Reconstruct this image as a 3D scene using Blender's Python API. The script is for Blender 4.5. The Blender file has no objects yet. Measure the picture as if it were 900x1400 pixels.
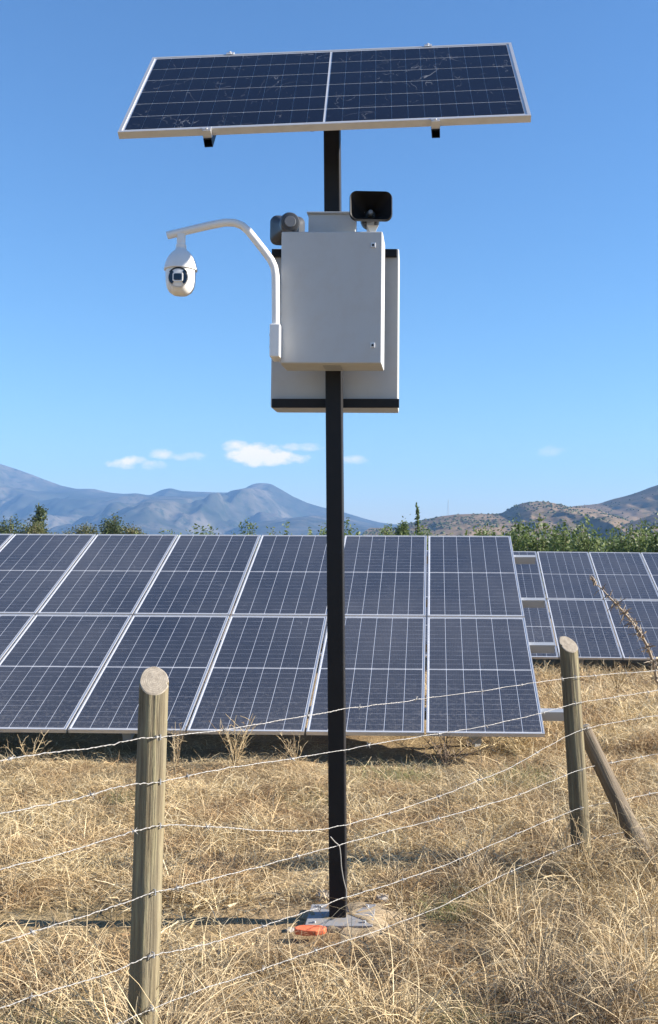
import bpy, bmesh, math, random
import numpy as np
from mathutils import Vector, Matrix, Euler

random.seed(7)
rng = np.random.default_rng(11)
SC = bpy.context.scene
C = SC.collection
R = math.radians

# ------------------------------------------------------------------ camera
CAM_Z = 2.1
FPX, PPX, HORIZON, PITCH = 1382.0, 557.0, 720.0, R(4.0)
PPY = HORIZON - FPX * math.tan(PITCH)
cam_data = bpy.data.cameras.new('camera')
cam_data.sensor_width = 36.0
cam_data.lens = FPX / 1400.0 * 36.0
cam_data.shift_x = (450.0 - PPX) / 1400.0
cam_data.shift_y = (PPY - 700.0) / 1400.0
cam_data.clip_start = 0.05
cam_data.clip_end = 40000.0
cam = bpy.data.objects.new('camera', cam_data)
C.objects.link(cam)
cam.location = (0, 0, CAM_Z)
cam.rotation_euler = (math.pi / 2 + PITCH, 0, 0)
SC.camera = cam

def at(px, py, Y):
    """world point on the sight line through a photo pixel, at distance Y along the view axis"""
    v = Vector(((px - PPX) / FPX, 1.0, -(py - PPY) / FPX))
    v = Matrix.Rotation(PITCH, 3, 'X') @ v
    return v * (Y / v.y) + Vector((0, 0, CAM_Z))

# ------------------------------------------------------------------ light
SUN_EL = R(24.0)
SUN_AZ = math.atan2(1.0, 0.025)          # clockwise from +Y
sunvec = Vector((math.sin(SUN_AZ) * math.cos(SUN_EL), math.cos(SUN_AZ) * math.cos(SUN_EL), math.sin(SUN_EL)))
sd = bpy.data.lights.new('sun', 'SUN')
sd.energy = 5.0
sd.angle = R(0.53)
sd.color = (1.0, 0.93, 0.82)
sun = bpy.data.objects.new('sun', sd)
C.objects.link(sun)
sun.rotation_euler = sunvec.to_track_quat('Z', 'Y').to_euler()
sun.location = (20, 0, 20)

SC.view_settings.view_transform = 'Standard'
SC.view_settings.look = 'None'
SC.view_settings.exposure = 1.58
SC.view_settings.gamma = 1.0
SC.view_settings.use_curve_mapping = False
SC.cycles.volume_bounces = 0
SC.cycles.max_bounces = 6

world = bpy.data.worlds.new('World')
SC.world = world
world.use_nodes = True
wt = world.node_tree
wt.nodes.clear()

class NT:
    """small helper for writing node trees"""
    def __init__(self, tree):
        self.t = tree
    def n(self, typ, **kw):
        nd = self.t.nodes.new(typ)
        for k, v in kw.items():
            setattr(nd, k, v)
        return nd
    def link(self, a, b):
        self.t.links.new(a, b)
    def put(self, sock, v):
        if isinstance(v, bpy.types.NodeSocket):
            self.link(v, sock)
        elif v is not None:
            sock.default_value = v
    def math(self, op, a, b=None, c=None, clamp=False):
        nd = self.n('ShaderNodeMath', operation=op, use_clamp=clamp)
        for i, v in enumerate((a, b, c)):
            if v is not None:
                self.put(nd.inputs[i], v)
        return nd.outputs[0]
    def noise(self, vec, scale, detail=4.0, rough=0.55, dist=0.0):
        nd = self.n('ShaderNodeTexNoise')
        if vec is not None:
            self.link(vec, nd.inputs['Vector'])
        nd.inputs['Scale'].default_value = scale
        nd.inputs['Detail'].default_value = detail
        nd.inputs['Roughness'].default_value = rough
        nd.inputs['Distortion'].default_value = dist
        return nd.outputs['Fac']
    def ramp(self, fac, stops, interp='LINEAR'):
        nd = self.n('ShaderNodeValToRGB')
        nd.color_ramp.interpolation = interp
        el = nd.color_ramp.elements
        while len(el) < len(stops):
            el.new(0.5)
        for e, (p, c) in zip(el, stops):
            e.position = p
            e.color = c if len(c) == 4 else (*c, 1.0)
        self.link(fac, nd.inputs['Fac'])
        return nd.outputs['Color']
    def mix(self, fac, a, b, blend='MIX'):
        nd = self.n('ShaderNodeMix', data_type='RGBA', blend_type=blend)
        self.put(nd.inputs['Factor'], fac)
        for s, v in ((nd.inputs['A'], a), (nd.inputs['B'], b)):
            if isinstance(v, tuple) and len(v) == 3:
                v = (*v, 1.0)
            self.put(s, v)
        return nd.outputs['Result']
    def scale(self, vec, s):
        nd = self.n('ShaderNodeMapping')
        self.link(vec, nd.inputs['Vector'])
        nd.inputs['Scale'].default_value = s
        return nd.outputs['Vector']

w = NT(wt)
sky = w.n('ShaderNodeTexSky', sky_type='NISHITA', sun_disc=False)
sky.sun_elevation = SUN_EL
sky.sun_rotation = SUN_AZ
sky.altitude = 300.0
sky.air_density = 1.3
sky.dust_density = 0.0
sky.ozone_density = 9.0
tc = w.n('ShaderNodeTexCoord')
sep = w.n('ShaderNodeSeparateXYZ')
w.link(tc.outputs['Generated'], sep.inputs[0])
ysafe = w.math('MAXIMUM', sep.outputs['Y'], 0.02)
u = w.math('DIVIDE', sep.outputs['X'], ysafe)
v = w.math('DIVIDE', sep.outputs['Z'], ysafe)
cmb = w.n('ShaderNodeCombineXYZ')
w.link(u, cmb.inputs[0])
w.link(v, cmb.inputs[1])
cn = w.noise(w.scale(cmb.outputs[0], (1.0, 1.7, 1.0)), 55.0, 6.0, 0.6)
cn2 = w.noise(w.scale(cmb.outputs[0], (1.0, 1.7, 1.0)), 16.0, 3.0, 0.5)
cnoise = w.math('ADD', w.math('MULTIPLY', w.math('SUBTRACT', cn, 0.5), 2.0), w.math('MULTIPLY', w.math('SUBTRACT', cn2, 0.5), 1.6))
mask = None
for (cx, cy, a, b, s) in ((178, 633, 30, 9, 1.0), (205, 636, 26, 8, 0.8), (222, 621, 20, 8, 0.6), (252, 624, 34, 7, 0.55),
                          (352, 621, 46, 15, 1.1), (378, 626, 42, 11, 1.0), (412, 611, 34, 7, 0.6), (322, 610, 20, 9, 0.7),
                          (482, 629, 22, 8, 0.5), (756, 616, 22, 8, 0.22)):
    du = w.math('DIVIDE', w.math('SUBTRACT', u, (cx - PPX) / FPX), a / FPX)
    dv = w.math('DIVIDE', w.math('SUBTRACT', v, (HORIZON - cy) / FPX), b / FPX)
    d2 = w.math('ADD', w.math('POWER', w.math('ABSOLUTE', du), 2.0), w.math('POWER', w.math('ABSOLUTE', dv), 2.0))
    g = w.math('MULTIPLY', w.math('ADD', w.math('SUBTRACT', 1.0, d2), w.math('MULTIPLY', cnoise, 1.5)), s, clamp=True)
    mask = g if mask is None else w.math('MAXIMUM', mask, g)
front = w.math('GREATER_THAN', sep.outputs['Y'], 0.05)
mask = w.math('MULTIPLY', w.math('MULTIPLY', mask, 0.85, clamp=True), front)
CLOUD_COL = (12.0, 8.6, 8.4, 1.0)
skyc = w.mix(w.math('MULTIPLY', mask, 0.66), sky.outputs['Color'], CLOUD_COL)
bg = w.n('ShaderNodeBackground')
bg.inputs['Strength'].default_value = 0.064
w.link(skyc, bg.inputs['Color'])
wo = w.n('ShaderNodeOutputWorld')
w.link(bg.outputs[0], wo.inputs['Surface'])

# ------------------------------------------------------------------ helpers
def new_mat(name):
    m = bpy.data.materials.new(name)
    m.use_nodes = True
    m.node_tree.nodes.clear()
    t = NT(m.node_tree)
    out = t.n('ShaderNodeOutputMaterial')
    return m, t, out

def principled(t, out, base, rough=0.6, metal=0.0, coat=0.0, spec=0.5, normal=None, coat_rough=0.05):
    p = t.n('ShaderNodeBsdfPrincipled')
    if isinstance(base, tuple) and len(base) == 3:
        base = (*base, 1.0)
    t.put(p.inputs['Base Color'], base)
    t.put(p.inputs['Roughness'], rough)
    t.put(p.inputs['Metallic'], metal)
    p.inputs['Coat Weight'].default_value = coat
    p.inputs['Coat Roughness'].default_value = coat_rough
    p.inputs['Specular IOR Level'].default_value = spec
    if normal is not None:
        t.link(normal, p.inputs['Normal'])
    t.link(p.outputs[0], out.inputs['Surface'])
    return p

def bump(t, h, strength, dist):
    b = t.n('ShaderNodeBump')
    b.inputs['Strength'].default_value = strength
    b.inputs['Distance'].default_value = dist
    t.link(h, b.inputs['Height'])
    return b.outputs[0]

def ocoord(t):
    return t.n('ShaderNodeTexCoord').outputs['Object']

def pcoord(t):
    return t.n('ShaderNodeNewGeometry').outputs['Position']

class MB:
    """collects verts and faces for one mesh"""
    def __init__(self):
        self.v, self.f = [], []
    def add(self, verts, faces):
        o = len(self.v)
        self.v += [tuple(p) for p in verts]
        self.f += [tuple(i + o for i in f) for f in faces]
        return self
    def box(self, x0, x1, y0, y1, z0, z1, M=None):
        p = [Vector(q) for q in ((x0, y0, z0), (x1, y0, z0), (x1, y1, z0), (x0, y1, z0),
                                 (x0, y0, z1), (x1, y0, z1), (x1, y1, z1), (x0, y1, z1))]
        if M is not None:
            p = [M @ q for q in p]
        return self.add(p, [(3, 2, 1, 0), (4, 5, 6, 7), (0, 1, 5, 4), (1, 2, 6, 5), (2, 3, 7, 6), (3, 0, 4, 7)])
    def tube(self, pts, rad, seg=10, cap=True):
        pts = [Vector(p) for p in pts]
        n = len(pts)
        rads = rad if isinstance(rad, (list, tuple)) else [rad] * n
        prev = None
        vs, fs = [], []
        for i, p in enumerate(pts):
            d = (pts[min(i + 1, n - 1)] - pts[max(i - 1, 0)]).normalized()
            if prev is None:
                a = Vector((0, 0, 1)) if abs(d.z) < 0.9 else Vector((0, 1, 0))
                e1 = d.cross(a).normalized()
            else:
                e1 = (prev - d * prev.dot(d)).normalized()
            prev = e1
            e2 = d.cross(e1)
            for k in range(seg):
                th = 2 * math.pi * k / seg
                vs.append(p + (e1 * math.cos(th) + e2 * math.sin(th)) * rads[i])
        for i in range(n - 1):
            for k in range(seg):
                k2 = (k + 1) % seg
                fs.append((i * seg + k, i * seg + k2, (i + 1) * seg + k2, (i + 1) * seg + k))
        if cap:
            fs.append(tuple(range(seg - 1, -1, -1)))
            fs.append(tuple((n - 1) * seg + k for k in range(seg)))
        return self.add(vs, fs)
    def lathe(self, prof, seg=24, M=None):
        """prof: (radius, z) list, open ends closed with a fan when radius is 0"""
        vs, fs = [], []
        for r, z in prof:
            for k in range(seg):
                th = 2 * math.pi * k / seg
                vs.append(Vector((r * math.cos(th), r * math.sin(th), z)))
        for i in range(len(prof) - 1):
            for k in range(seg):
                k2 = (k + 1) % seg
                fs.append((i * seg + k, i * seg + k2, (i + 1) * seg + k2, (i + 1) * seg + k))
        if M is not None:
            vs = [M @ q for q in vs]
        return self.add(vs, fs)
    def prism(self, poly, z0, z1, M=None):
        """poly in x,y extruded along z"""
        n = len(poly)
        vs = [Vector((x, y, z0)) for x, y in poly] + [Vector((x, y, z1)) for x, y in poly]
        if M is not None:
            vs = [M @ q for q in vs]
        fs = [tuple(range(n - 1, -1, -1)), tuple(range(n, 2 * n))]
        fs += [(i, (i + 1) % n, n + (i + 1) % n, n + i) for i in range(n)]
        return self.add(vs, fs)
    def mesh(self, name, mat, smooth=False, bevel=0.0, merge=False):
        me = bpy.data.meshes.new(name)
        me.from_pydata(self.v, [], self.f)
        if bevel or merge:
            bm = bmesh.new()
            bm.from_mesh(me)
            if merge:
                bmesh.ops.remove_doubles(bm, verts=bm.verts, dist=1e-5)
            if bevel:
                bmesh.ops.bevel(bm, geom=list(bm.edges), offset=bevel, segments=2, affect='EDGES', profile=0.5)
            bmesh.ops.recalc_face_normals(bm, faces=bm.faces)
            bm.to_mesh(me)
            bm.free()
        if mat:
            me.materials.append(mat)
        if smooth:
            me.polygons.foreach_set('use_smooth', [True] * len(me.polygons))
            if smooth == 'angle':
                me.set_sharp_from_angle(angle=R(35))
        me.update()
        return me
    def build(self, name, mat, parent=None, loc=None, **kw):
        return link(name, self.mesh(name, mat, **kw), parent, loc)

def link(name, me, parent=None, loc=None):
    o = bpy.data.objects.new(name, me)
    C.objects.link(o)
    if parent is not None:
        o.parent = parent
    if loc is not None:
        o.location = loc
    return o

def tag(o, label=None, cat=None, group=None, kind=None):
    if label: o['label'] = label
    if cat: o['category'] = cat
    if group: o['group'] = group
    if kind: o['kind'] = kind
    return o

def thing(name, label, cat, M=None, group=None):
    o = bpy.data.objects.new(name, None)
    o.empty_display_size = 0.1
    C.objects.link(o)
    if M is not None:
        o.matrix_world = M
    return tag(o, label, cat, group)

def raw_mesh(name, verts, faces, mat, smooth=False):
    """numpy verts (n,3) and quads/tris (m,k) to a mesh quickly"""
    me = bpy.data.meshes.new(name)
    n, (m, k) = len(verts), faces.shape
    me.vertices.add(n)
    me.vertices.foreach_set('co', np.ascontiguousarray(verts, dtype=np.float32).ravel())
    me.loops.add(m * k)
    me.loops.foreach_set('vertex_index', np.ascontiguousarray(faces, dtype=np.int32).ravel())
    me.polygons.add(m)
    me.polygons.foreach_set('loop_start', np.arange(0, m * k, k, dtype=np.int32))
    me.polygons.foreach_set('loop_total', np.full(m, k, dtype=np.int32))
    if smooth:
        me.polygons.foreach_set('use_smooth', np.ones(m, dtype=bool))
    me.materials.append(mat)
    me.update(calc_edges=True)
    return me

# value noise
_tab = np.random.default_rng(3).random((256, 256))
def vnoise(x, y):
    x = np.asarray(x, float); y = np.asarray(y, float)
    xi = np.floor(x).astype(int); yi = np.floor(y).astype(int)
    fx = x - xi; fy = y - yi
    fx = fx * fx * (3 - 2 * fx); fy = fy * fy * (3 - 2 * fy)
    g = lambda a, b: _tab[a & 255, b & 255]
    return (g(xi, yi) * (1 - fx) + g(xi + 1, yi) * fx) * (1 - fy) + (g(xi, yi + 1) * (1 - fx) + g(xi + 1, yi + 1) * fx) * fy
def fbm(x, y, o=4, gain=0.5):
    s, a, t = 0, 1.0, 0
    for i in range(o):
        s = s + a * vnoise(x * 2 ** i + 17.3 * i, y * 2 ** i + 9.1 * i)
        t += a
        a *= gain
    return s / t

def ground_z(x, y):
    x = np.asarray(x, float); y = np.asarray(y, float)
    t = np.clip((y - 9.5) / 7.5, 0, 1)
    z = -0.36 * t * t * (3 - 2 * t)
    near = np.clip(1 - (y - 30) / 30, 0, 1)
    z = z - 0.02 * np.clip(y - 56, 0, 1900)
    z = z + (fbm(x * 0.9 + 40, y * 0.9 + 7, 3) - 0.5) * 0.11 * near
    z = z - 0.05 * np.exp(-(((x - 1.2) / 0.8) ** 2 + ((y - 6.4) / 0.9) ** 2))
    d = np.sqrt((x + 0.36) ** 2 + (y - 5.5) ** 2)
    return z * np.clip(d / 0.8 - 0.35, 0, 1) + 0.03 * np.exp(-(d / 0.6) ** 2)

# ------------------------------------------------------------------ materials
# ground: dry soil and straw litter
m_ground, t, out = new_mat('dry_ground')
P = pcoord(t)
n1 = t.noise(P, 1.1, 5, 0.6)
n2 = t.noise(t.scale(P, (1, 1, 1)), 38, 4, 0.7)
n3 = t.noise(t.scale(P, (1.0, 0.22, 1)), 0.35, 4, 0.6)
base = t.ramp(n1, [(0.3, (0.20, 0.135, 0.075)), (0.5, (0.32, 0.23, 0.13)), (0.68, (0.43, 0.33, 0.20))])
fine = t.ramp(n2, [(0.3, (0.35, 0.33, 0.30)), (0.55, (1.0, 1.0, 1.0)), (0.75, (1.35, 1.3, 1.2))])
col = t.mix(1.0, base, fine, 'MULTIPLY')
col = t.mix(t.ramp(n3, [(0.45, (0, 0, 0)), (0.7, (0.5, 0.5, 0.5))]), col, (0.20, 0.17, 0.08))
sepg = t.n('ShaderNodeSeparateXYZ')
t.link(P, sepg.inputs[0])
far_ = t.math('DIVIDE', t.math('SUBTRACT', sepg.outputs['Y'], 30.0), 10.0, clamp=True)
nf = t.noise(t.scale(P, (1, 0.3, 1)), 0.05, 5, 0.6)
col = t.mix(far_, col, t.ramp(nf, [(0.35, (0.05, 0.065, 0.03)), (0.55, (0.09, 0.10, 0.045)), (0.7, (0.17, 0.15, 0.085))]))
principled(t, out, col, 0.95, spec=0.1, normal=bump(t, n2, 0.8, 0.02))

def straw_mat(name, ca, cb, trans=0.2, rough=0.7):
    m, t, out = new_mat(name)
    g = t.n('ShaderNodeNewGeometry')
    rnd = g.outputs['Random Per Island']
    a = t.ramp(rnd, ca)
    b = t.ramp(rnd, cb)
    n = t.noise(t.scale(g.outputs['Position'], (1, 1, 0.2)), 1.3, 4, 0.6)
    n = t.ramp(n, [(0.42, (0, 0, 0)), (0.60, (1, 1, 1))])
    col = t.mix(n, a, b)
    p = t.n('ShaderNodeBsdfPrincipled')
    t.link(col, p.inputs['Base Color'])
    p.inputs['Roughness'].default_value = rough
    p.inputs['Specular IOR Level'].default_value = 0.25
    tr = t.n('ShaderNodeBsdfTranslucent')
    t.link(col, tr.inputs['Color'])
    mx = t.n('ShaderNodeMixShader')
    mx.inputs[0].default_value = trans
    t.link(p.outputs[0], mx.inputs[1])
    t.link(tr.outputs[0], mx.inputs[2])
    t.link(mx.outputs[0], out.inputs['Surface'])
    return m
m_grass = straw_mat('dry_grass',
    [(0.0, (0.30, 0.20, 0.09)), (0.3, (0.56, 0.43, 0.23)), (0.65, (0.70, 0.56, 0.33)), (1.0, (0.82, 0.71, 0.49))],
    [(0.0, (0.18, 0.10, 0.05)), (0.3, (0.36, 0.235, 0.12)), (0.7, (0.52, 0.37, 0.20)), (1.0, (0.70, 0.56, 0.34))])
m_stalk = straw_mat('dry_stalk',
    [(0.0, (0.28, 0.19, 0.10)), (0.5, (0.50, 0.38, 0.21)), (1.0, (0.66, 0.54, 0.34))],
    [(0.0, (0.20, 0.145, 0.09)), (0.5, (0.40, 0.30, 0.18)), (1.0, (0.58, 0.47, 0.30))], 0.1)
m_greengrass = straw_mat('green_grass',
    [(0.0, (0.08, 0.12, 0.035)), (0.5, (0.16, 0.20, 0.07)), (1.0, (0.36, 0.34, 0.16))],
    [(0.0, (0.10, 0.13, 0.045)), (0.5, (0.19, 0.21, 0.09)), (1.0, (0.42, 0.38, 0.2))], 0.3)
m_deadstalk = straw_mat('weathered_stalk',
    [(0.0, (0.16, 0.12, 0.09)), (0.6, (0.32, 0.26, 0.20)), (1.0, (0.45, 0.38, 0.30))],
    [(0.0, (0.14, 0.11, 0.08)), (0.6, (0.30, 0.24, 0.18)), (1.0, (0.42, 0.35, 0.27))], 0.0)
m_twig = straw_mat('dead_twig',
    [(0.0, (0.07, 0.05, 0.035)), (0.6, (0.20, 0.14, 0.09)), (1.0, (0.34, 0.26, 0.18))],
    [(0.0, (0.07, 0.05, 0.035)), (0.6, (0.16, 0.11, 0.075)), (1.0, (0.30, 0.22, 0.15))], 0.0)

# metals and paints
def paint(name, col, rough=0.4, metal=0.0, dirt=0.0, dirtcol=(0.35, 0.28, 0.2), coat=0.0, sc=9.0, spec=0.5):
    m, t, out = new_mat(name)
    P = ocoord(t)
    n = t.noise(P, sc, 5, 0.65)
    c = t.mix(t.ramp(n, [(0.45, (0, 0, 0)), (0.75, (dirt, dirt, dirt))]), col, dirtcol)
    r = t.math('ADD', t.math('MULTIPLY', n, 0.25), rough - 0.12)
    principled(t, out, c, r, metal, coat, spec, normal=bump(t, t.noise(P, 160, 2, 0.5), 0.06, 0.002))
    return m
m_cabinet = paint('cabinet_paint', (0.47, 0.48, 0.485), 0.45, dirt=0.16)
m_white = paint('white_plastic', (0.80, 0.79, 0.77), 0.32, dirt=0.12)
m_black = paint('black_paint', (0.007, 0.007, 0.009), 0.5, dirt=0.02, spec=0.3)
m_blackplastic = paint('black_plastic', (0.013, 0.013, 0.015), 0.42, dirt=0.03, spec=0.4)
m_alu = paint('aluminium', (0.62, 0.62, 0.63), 0.42, 0.55, dirt=0.25, dirtcol=(0.42, 0.38, 0.32))
m_galv = paint('galvanised_steel', (0.34, 0.36, 0.39), 0.5, 0.2, dirt=0.2, dirtcol=(0.30, 0.29, 0.27))
m_wire = paint('fence_wire', (0.30, 0.29, 0.28), 0.55, 0.25, dirt=0.35, dirtcol=(0.36, 0.33, 0.29), sc=14)
m_greyplastic = paint('grey_plastic', (0.12, 0.13, 0.15), 0.45)
m_lens, t, out = new_mat('lens_glass')
principled(t, out, (0.008, 0.010, 0.022), 0.08, coat=0.5)
m_back, t, out = new_mat('panel_backsheet')
n = t.noise(pcoord(t), 6, 4, 0.6)
principled(t, out, t.ramp(n, [(0.3, (0.50, 0.51, 0.54)), (0.7, (0.62, 0.62, 0.64))]), 0.35, coat=0.4)

def cell_mat(name, basecol, dust, pitch, bus, scratch=0.0, rough=0.16, coat=0.25):
    """dark silicon under glass, thin print lines of the half cells and busbars, light dust"""
    m, t, out = new_mat(name)
    O = ocoord(t)
    P = pcoord(t)
    s = t.n('ShaderNodeSeparateXYZ')
    t.link(O, s.inputs[0])
    col = basecol
    nn = t.noise(P, 3.0, 3, 0.5)
    col = t.mix(nn, tuple(c * 0.8 for c in basecol), tuple(c * 1.25 for c in basecol))
    if pitch:
        fr = t.math('FRACT', t.math('DIVIDE', s.outputs['Y'], pitch))
        ln = t.math('LESS_THAN', t.math('ABSOLUTE', t.math('SUBTRACT', fr, 0.5)), 0.5 - 0.0022 / pitch)
        ln = t.math('SUBTRACT', 1.0, ln)
        brk = t.ramp(t.noise(t.scale(P, (3, 40, 40)), 3.0, 2, 0.5), [(0.35, (0.25, 0.25, 0.25)), (0.6, (1, 1, 1))])
        col = t.mix(t.math('MULTIPLY', ln, brk), col, (0.20, 0.21, 0.25))
    if bus:
        fb = t.math('FRACT', t.math('DIVIDE', s.outputs['X'], bus))
        lb = t.math('LESS_THAN', fb, 0.045)
        col = t.mix(t.math('MULTIPLY', lb, 0.5), col, (0.22, 0.23, 0.27))
    d0 = t.noise(P, 0.45, 3, 0.5)
    dust_v = t.math('MULTIPLY', t.math('ADD', t.math('MULTIPLY', d0, 2.4), -0.2), dust)
    d1 = t.noise(P, 1.7, 6, 0.65)
    d2 = t.noise(P, 60, 3, 0.6)
    dfac = t.math('MULTIPLY', t.math('ADD', t.math('MULTIPLY', d1, 0.7), t.math('MULTIPLY', d2, 0.5)), dust_v)
    col = t.mix(dfac, col, (0.40, 0.37, 0.35))
    if pitch:
        # rain splashed soil towards the low edge of the table
        sz = t.n('ShaderNodeSeparateXYZ')
        t.link(P, sz.inputs[0])
        low = t.math('DIVIDE', t.math('SUBTRACT', 0.78, sz.outputs['Z']), 0.5, clamp=True)
        spk = t.ramp(t.noise(P, 34, 4, 0.75), [(0.50, (0, 0, 0)), (0.66, (1, 1, 1))])
        col = t.mix(t.math('MULTIPLY', t.math('MULTIPLY', low, spk), 0.22), col, (0.36, 0.33, 0.30))
    if scratch:
        # wiped streaks of dried dirt
        w1 = t.noise(t.scale(P, (1, 1, 1)), 2.6, 3, 0.45, 2.2)
        band = t.math('LESS_THAN', t.math('ABSOLUTE', t.math('SUBTRACT', w1, 0.5)), 0.0055)
        patch = t.ramp(t.noise(P, 3.2, 4, 0.7), [(0.50, (0, 0, 0)), (0.66, (1, 1, 1))])
        col = t.mix(t.math('MULTIPLY', t.math('MULTIPLY', band, patch), scratch), col, (0.45, 0.45, 0.46))
        sp = t.ramp(t.noise(P, 24, 5, 0.75), [(0.66, (0, 0, 0)), (0.74, (1, 1, 1))])
        col = t.mix(t.math('MULTIPLY', sp, scratch * 0.6), col, (0.42, 0.40, 0.38))
    rr = t.math('ADD', t.math('MULTIPLY', d1, 0.25), rough)
    principled(t, out, col, rr, coat=coat, coat_rough=0.12, spec=0.5 if coat else 0.18)
    return m
m_cell_array = cell_mat('array_cell', (0.011, 0.016, 0.029), 0.15, 0.0832, 0.0165, 0.12)
m_cell_pole = cell_mat('pole_panel_cell', (0.006, 0.009, 0.021), 0.012, None, None, 0.38, 0.10, 0.0)

# weathered post timber
def wood_mat(name, c0, c1, c2):
    m, t, out = new_mat(name)
    O = ocoord(t)
    st = t.scale(O, (1, 1, 0.05))
    n = t.noise(st, 60, 5, 0.65)
    n2 = t.noise(t.scale(O, (1, 1, 0.25)), 9, 4, 0.6)
    col = t.ramp(n, [(0.30, c0), (0.5, c1), (0.72, c2)])
    col = t.mix(t.ramp(n2, [(0.45, (0, 0, 0)), (0.75, (0.55, 0.55, 0.55))]), col, (0.20, 0.19, 0.15))
    strk = t.ramp(t.noise(t.scale(O, (1, 1, 0.018)), 22, 4, 0.6), [(0.42, (0, 0, 0)), (0.62, (0.6, 0.6, 0.6))])
    col = t.mix(strk, col, tuple(q * 0.55 for q in c0))
    crack = t.ramp(t.noise(t.scale(O, (1, 1, 0.03)), 26, 2, 0.4), [(0.32, (1, 1, 1)), (0.36, (0, 0, 0))])
    col = t.mix(t.math('MULTIPLY', crack, 0.8), col, (0.05, 0.045, 0.035))
    principled(t, out, col, 0.85, spec=0.2, normal=bump(t, n, 1.0, 0.010))
    return m
m_post = wood_mat('treated_pine', (0.105, 0.082, 0.052), (0.225, 0.185, 0.115), (0.36, 0.325, 0.19))
m_brace = wood_mat('brace_timber', (0.12, 0.088, 0.06), (0.25, 0.20, 0.145), (0.38, 0.32, 0.245))
m_endgrain, t, out = new_mat('end_grain')
O = ocoord(t)
ln_ = t.n('ShaderNodeVectorMath', operation='LENGTH')
nv = t.n('ShaderNodeVectorMath', operation='MULTIPLY')
t.link(O, nv.inputs[0])
nv.inputs[1].default_value = (1, 1, 0)
t.link(nv.outputs[0], ln_.inputs[0])
rr = t.math('ADD', ln_.outputs['Value'], t.math('MULTIPLY', t.noise(O, 20, 3, 0.5), 0.018))
ring = t.math('SINE', t.math('MULTIPLY', rr, 900.0))
g = t.noise(O, 45, 5, 0.7)
col = t.mix(t.math('MULTIPLY', t.math('ADD', ring, 1.0), 0.28), t.ramp(g, [(0.3, (0.20, 0.17, 0.135)), (0.7, (0.40, 0.35, 0.28))]), (0.20, 0.17, 0.14))
principled(t, out, col, 0.9, spec=0.15, normal=bump(t, g, 0.5, 0.004))

# ------------------------------------------------------------------ ground sheet
def axis(lim_neg, lim_pos, fine0, fine1, step):
    a = list(np.arange(fine0, fine1 + 1e-6, step))
    s, p = step, fine1
    while p < lim_pos:
        s *= 1.25
        p += s
        a.append(min(p, lim_pos))
    s, p = step, fine0
    while p > lim_neg:
        s *= 1.25
        p -= s
        a.insert(0, max(p, lim_neg))
    return np.array(a)
gx = axis(-8500, 8500, -7, 9, 0.09)
gy = axis(-400, 8700, 2.5, 19, 0.09)
GX, GY = np.meshgrid(gx, gy)
GZ = ground_z(GX, GY)
near = np.clip(1 - (GY - 14) / 8, 0, 1)
GZ = GZ + (fbm(GX * 7, GY * 7, 3) - 0.5) * 0.05 * near
nx_, ny_ = len(gx), len(gy)
idx = np.arange(nx_ * ny_).reshape(ny_, nx_)
fc = np.stack([idx[:-1, :-1], idx[:-1, 1:], idx[1:, 1:], idx[1:, :-1]], -1).reshape(-1, 4)
o = link('ground', raw_mesh('ground', np.stack([GX, GY, GZ], -1).reshape(-1, 3), fc, m_ground, True))
tag(o, 'dry straw covered field of bare soil and litter', 'ground', kind='structure')

# ------------------------------------------------------------------ mountains
def hill_mat(name, c0, c1, c2, sc, dark, spots):
    m, t, out = new_mat(name)
    P = pcoord(t)
    n = t.noise(P, sc, 6, 0.6)
    n2 = t.noise(P, sc * 9, 5, 0.7)
    col = t.ramp(n, [(0.32, c0), (0.5, c1), (0.68, c2)])
    col = t.mix(t.ramp(n2, [(0.50, (0, 0, 0)), (0.62, (spots, spots, spots))]), col, dark)
    principled(t, out, col, 1.0, spec=0.0)
    return m
m_far = hill_mat('far_range_scrub', (0.018, 0.024, 0.016), (0.05, 0.048, 0.034), (0.15, 0.125, 0.095), 0.0022, (0.02, 0.028, 0.014), 0.85)
m_near = hill_mat('dry_hill_scrub', (0.10, 0.08, 0.05), (0.19, 0.135, 0.09), (0.29, 0.21, 0.14), 0.006, (0.05, 0.06, 0.03), 0.55)

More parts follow.
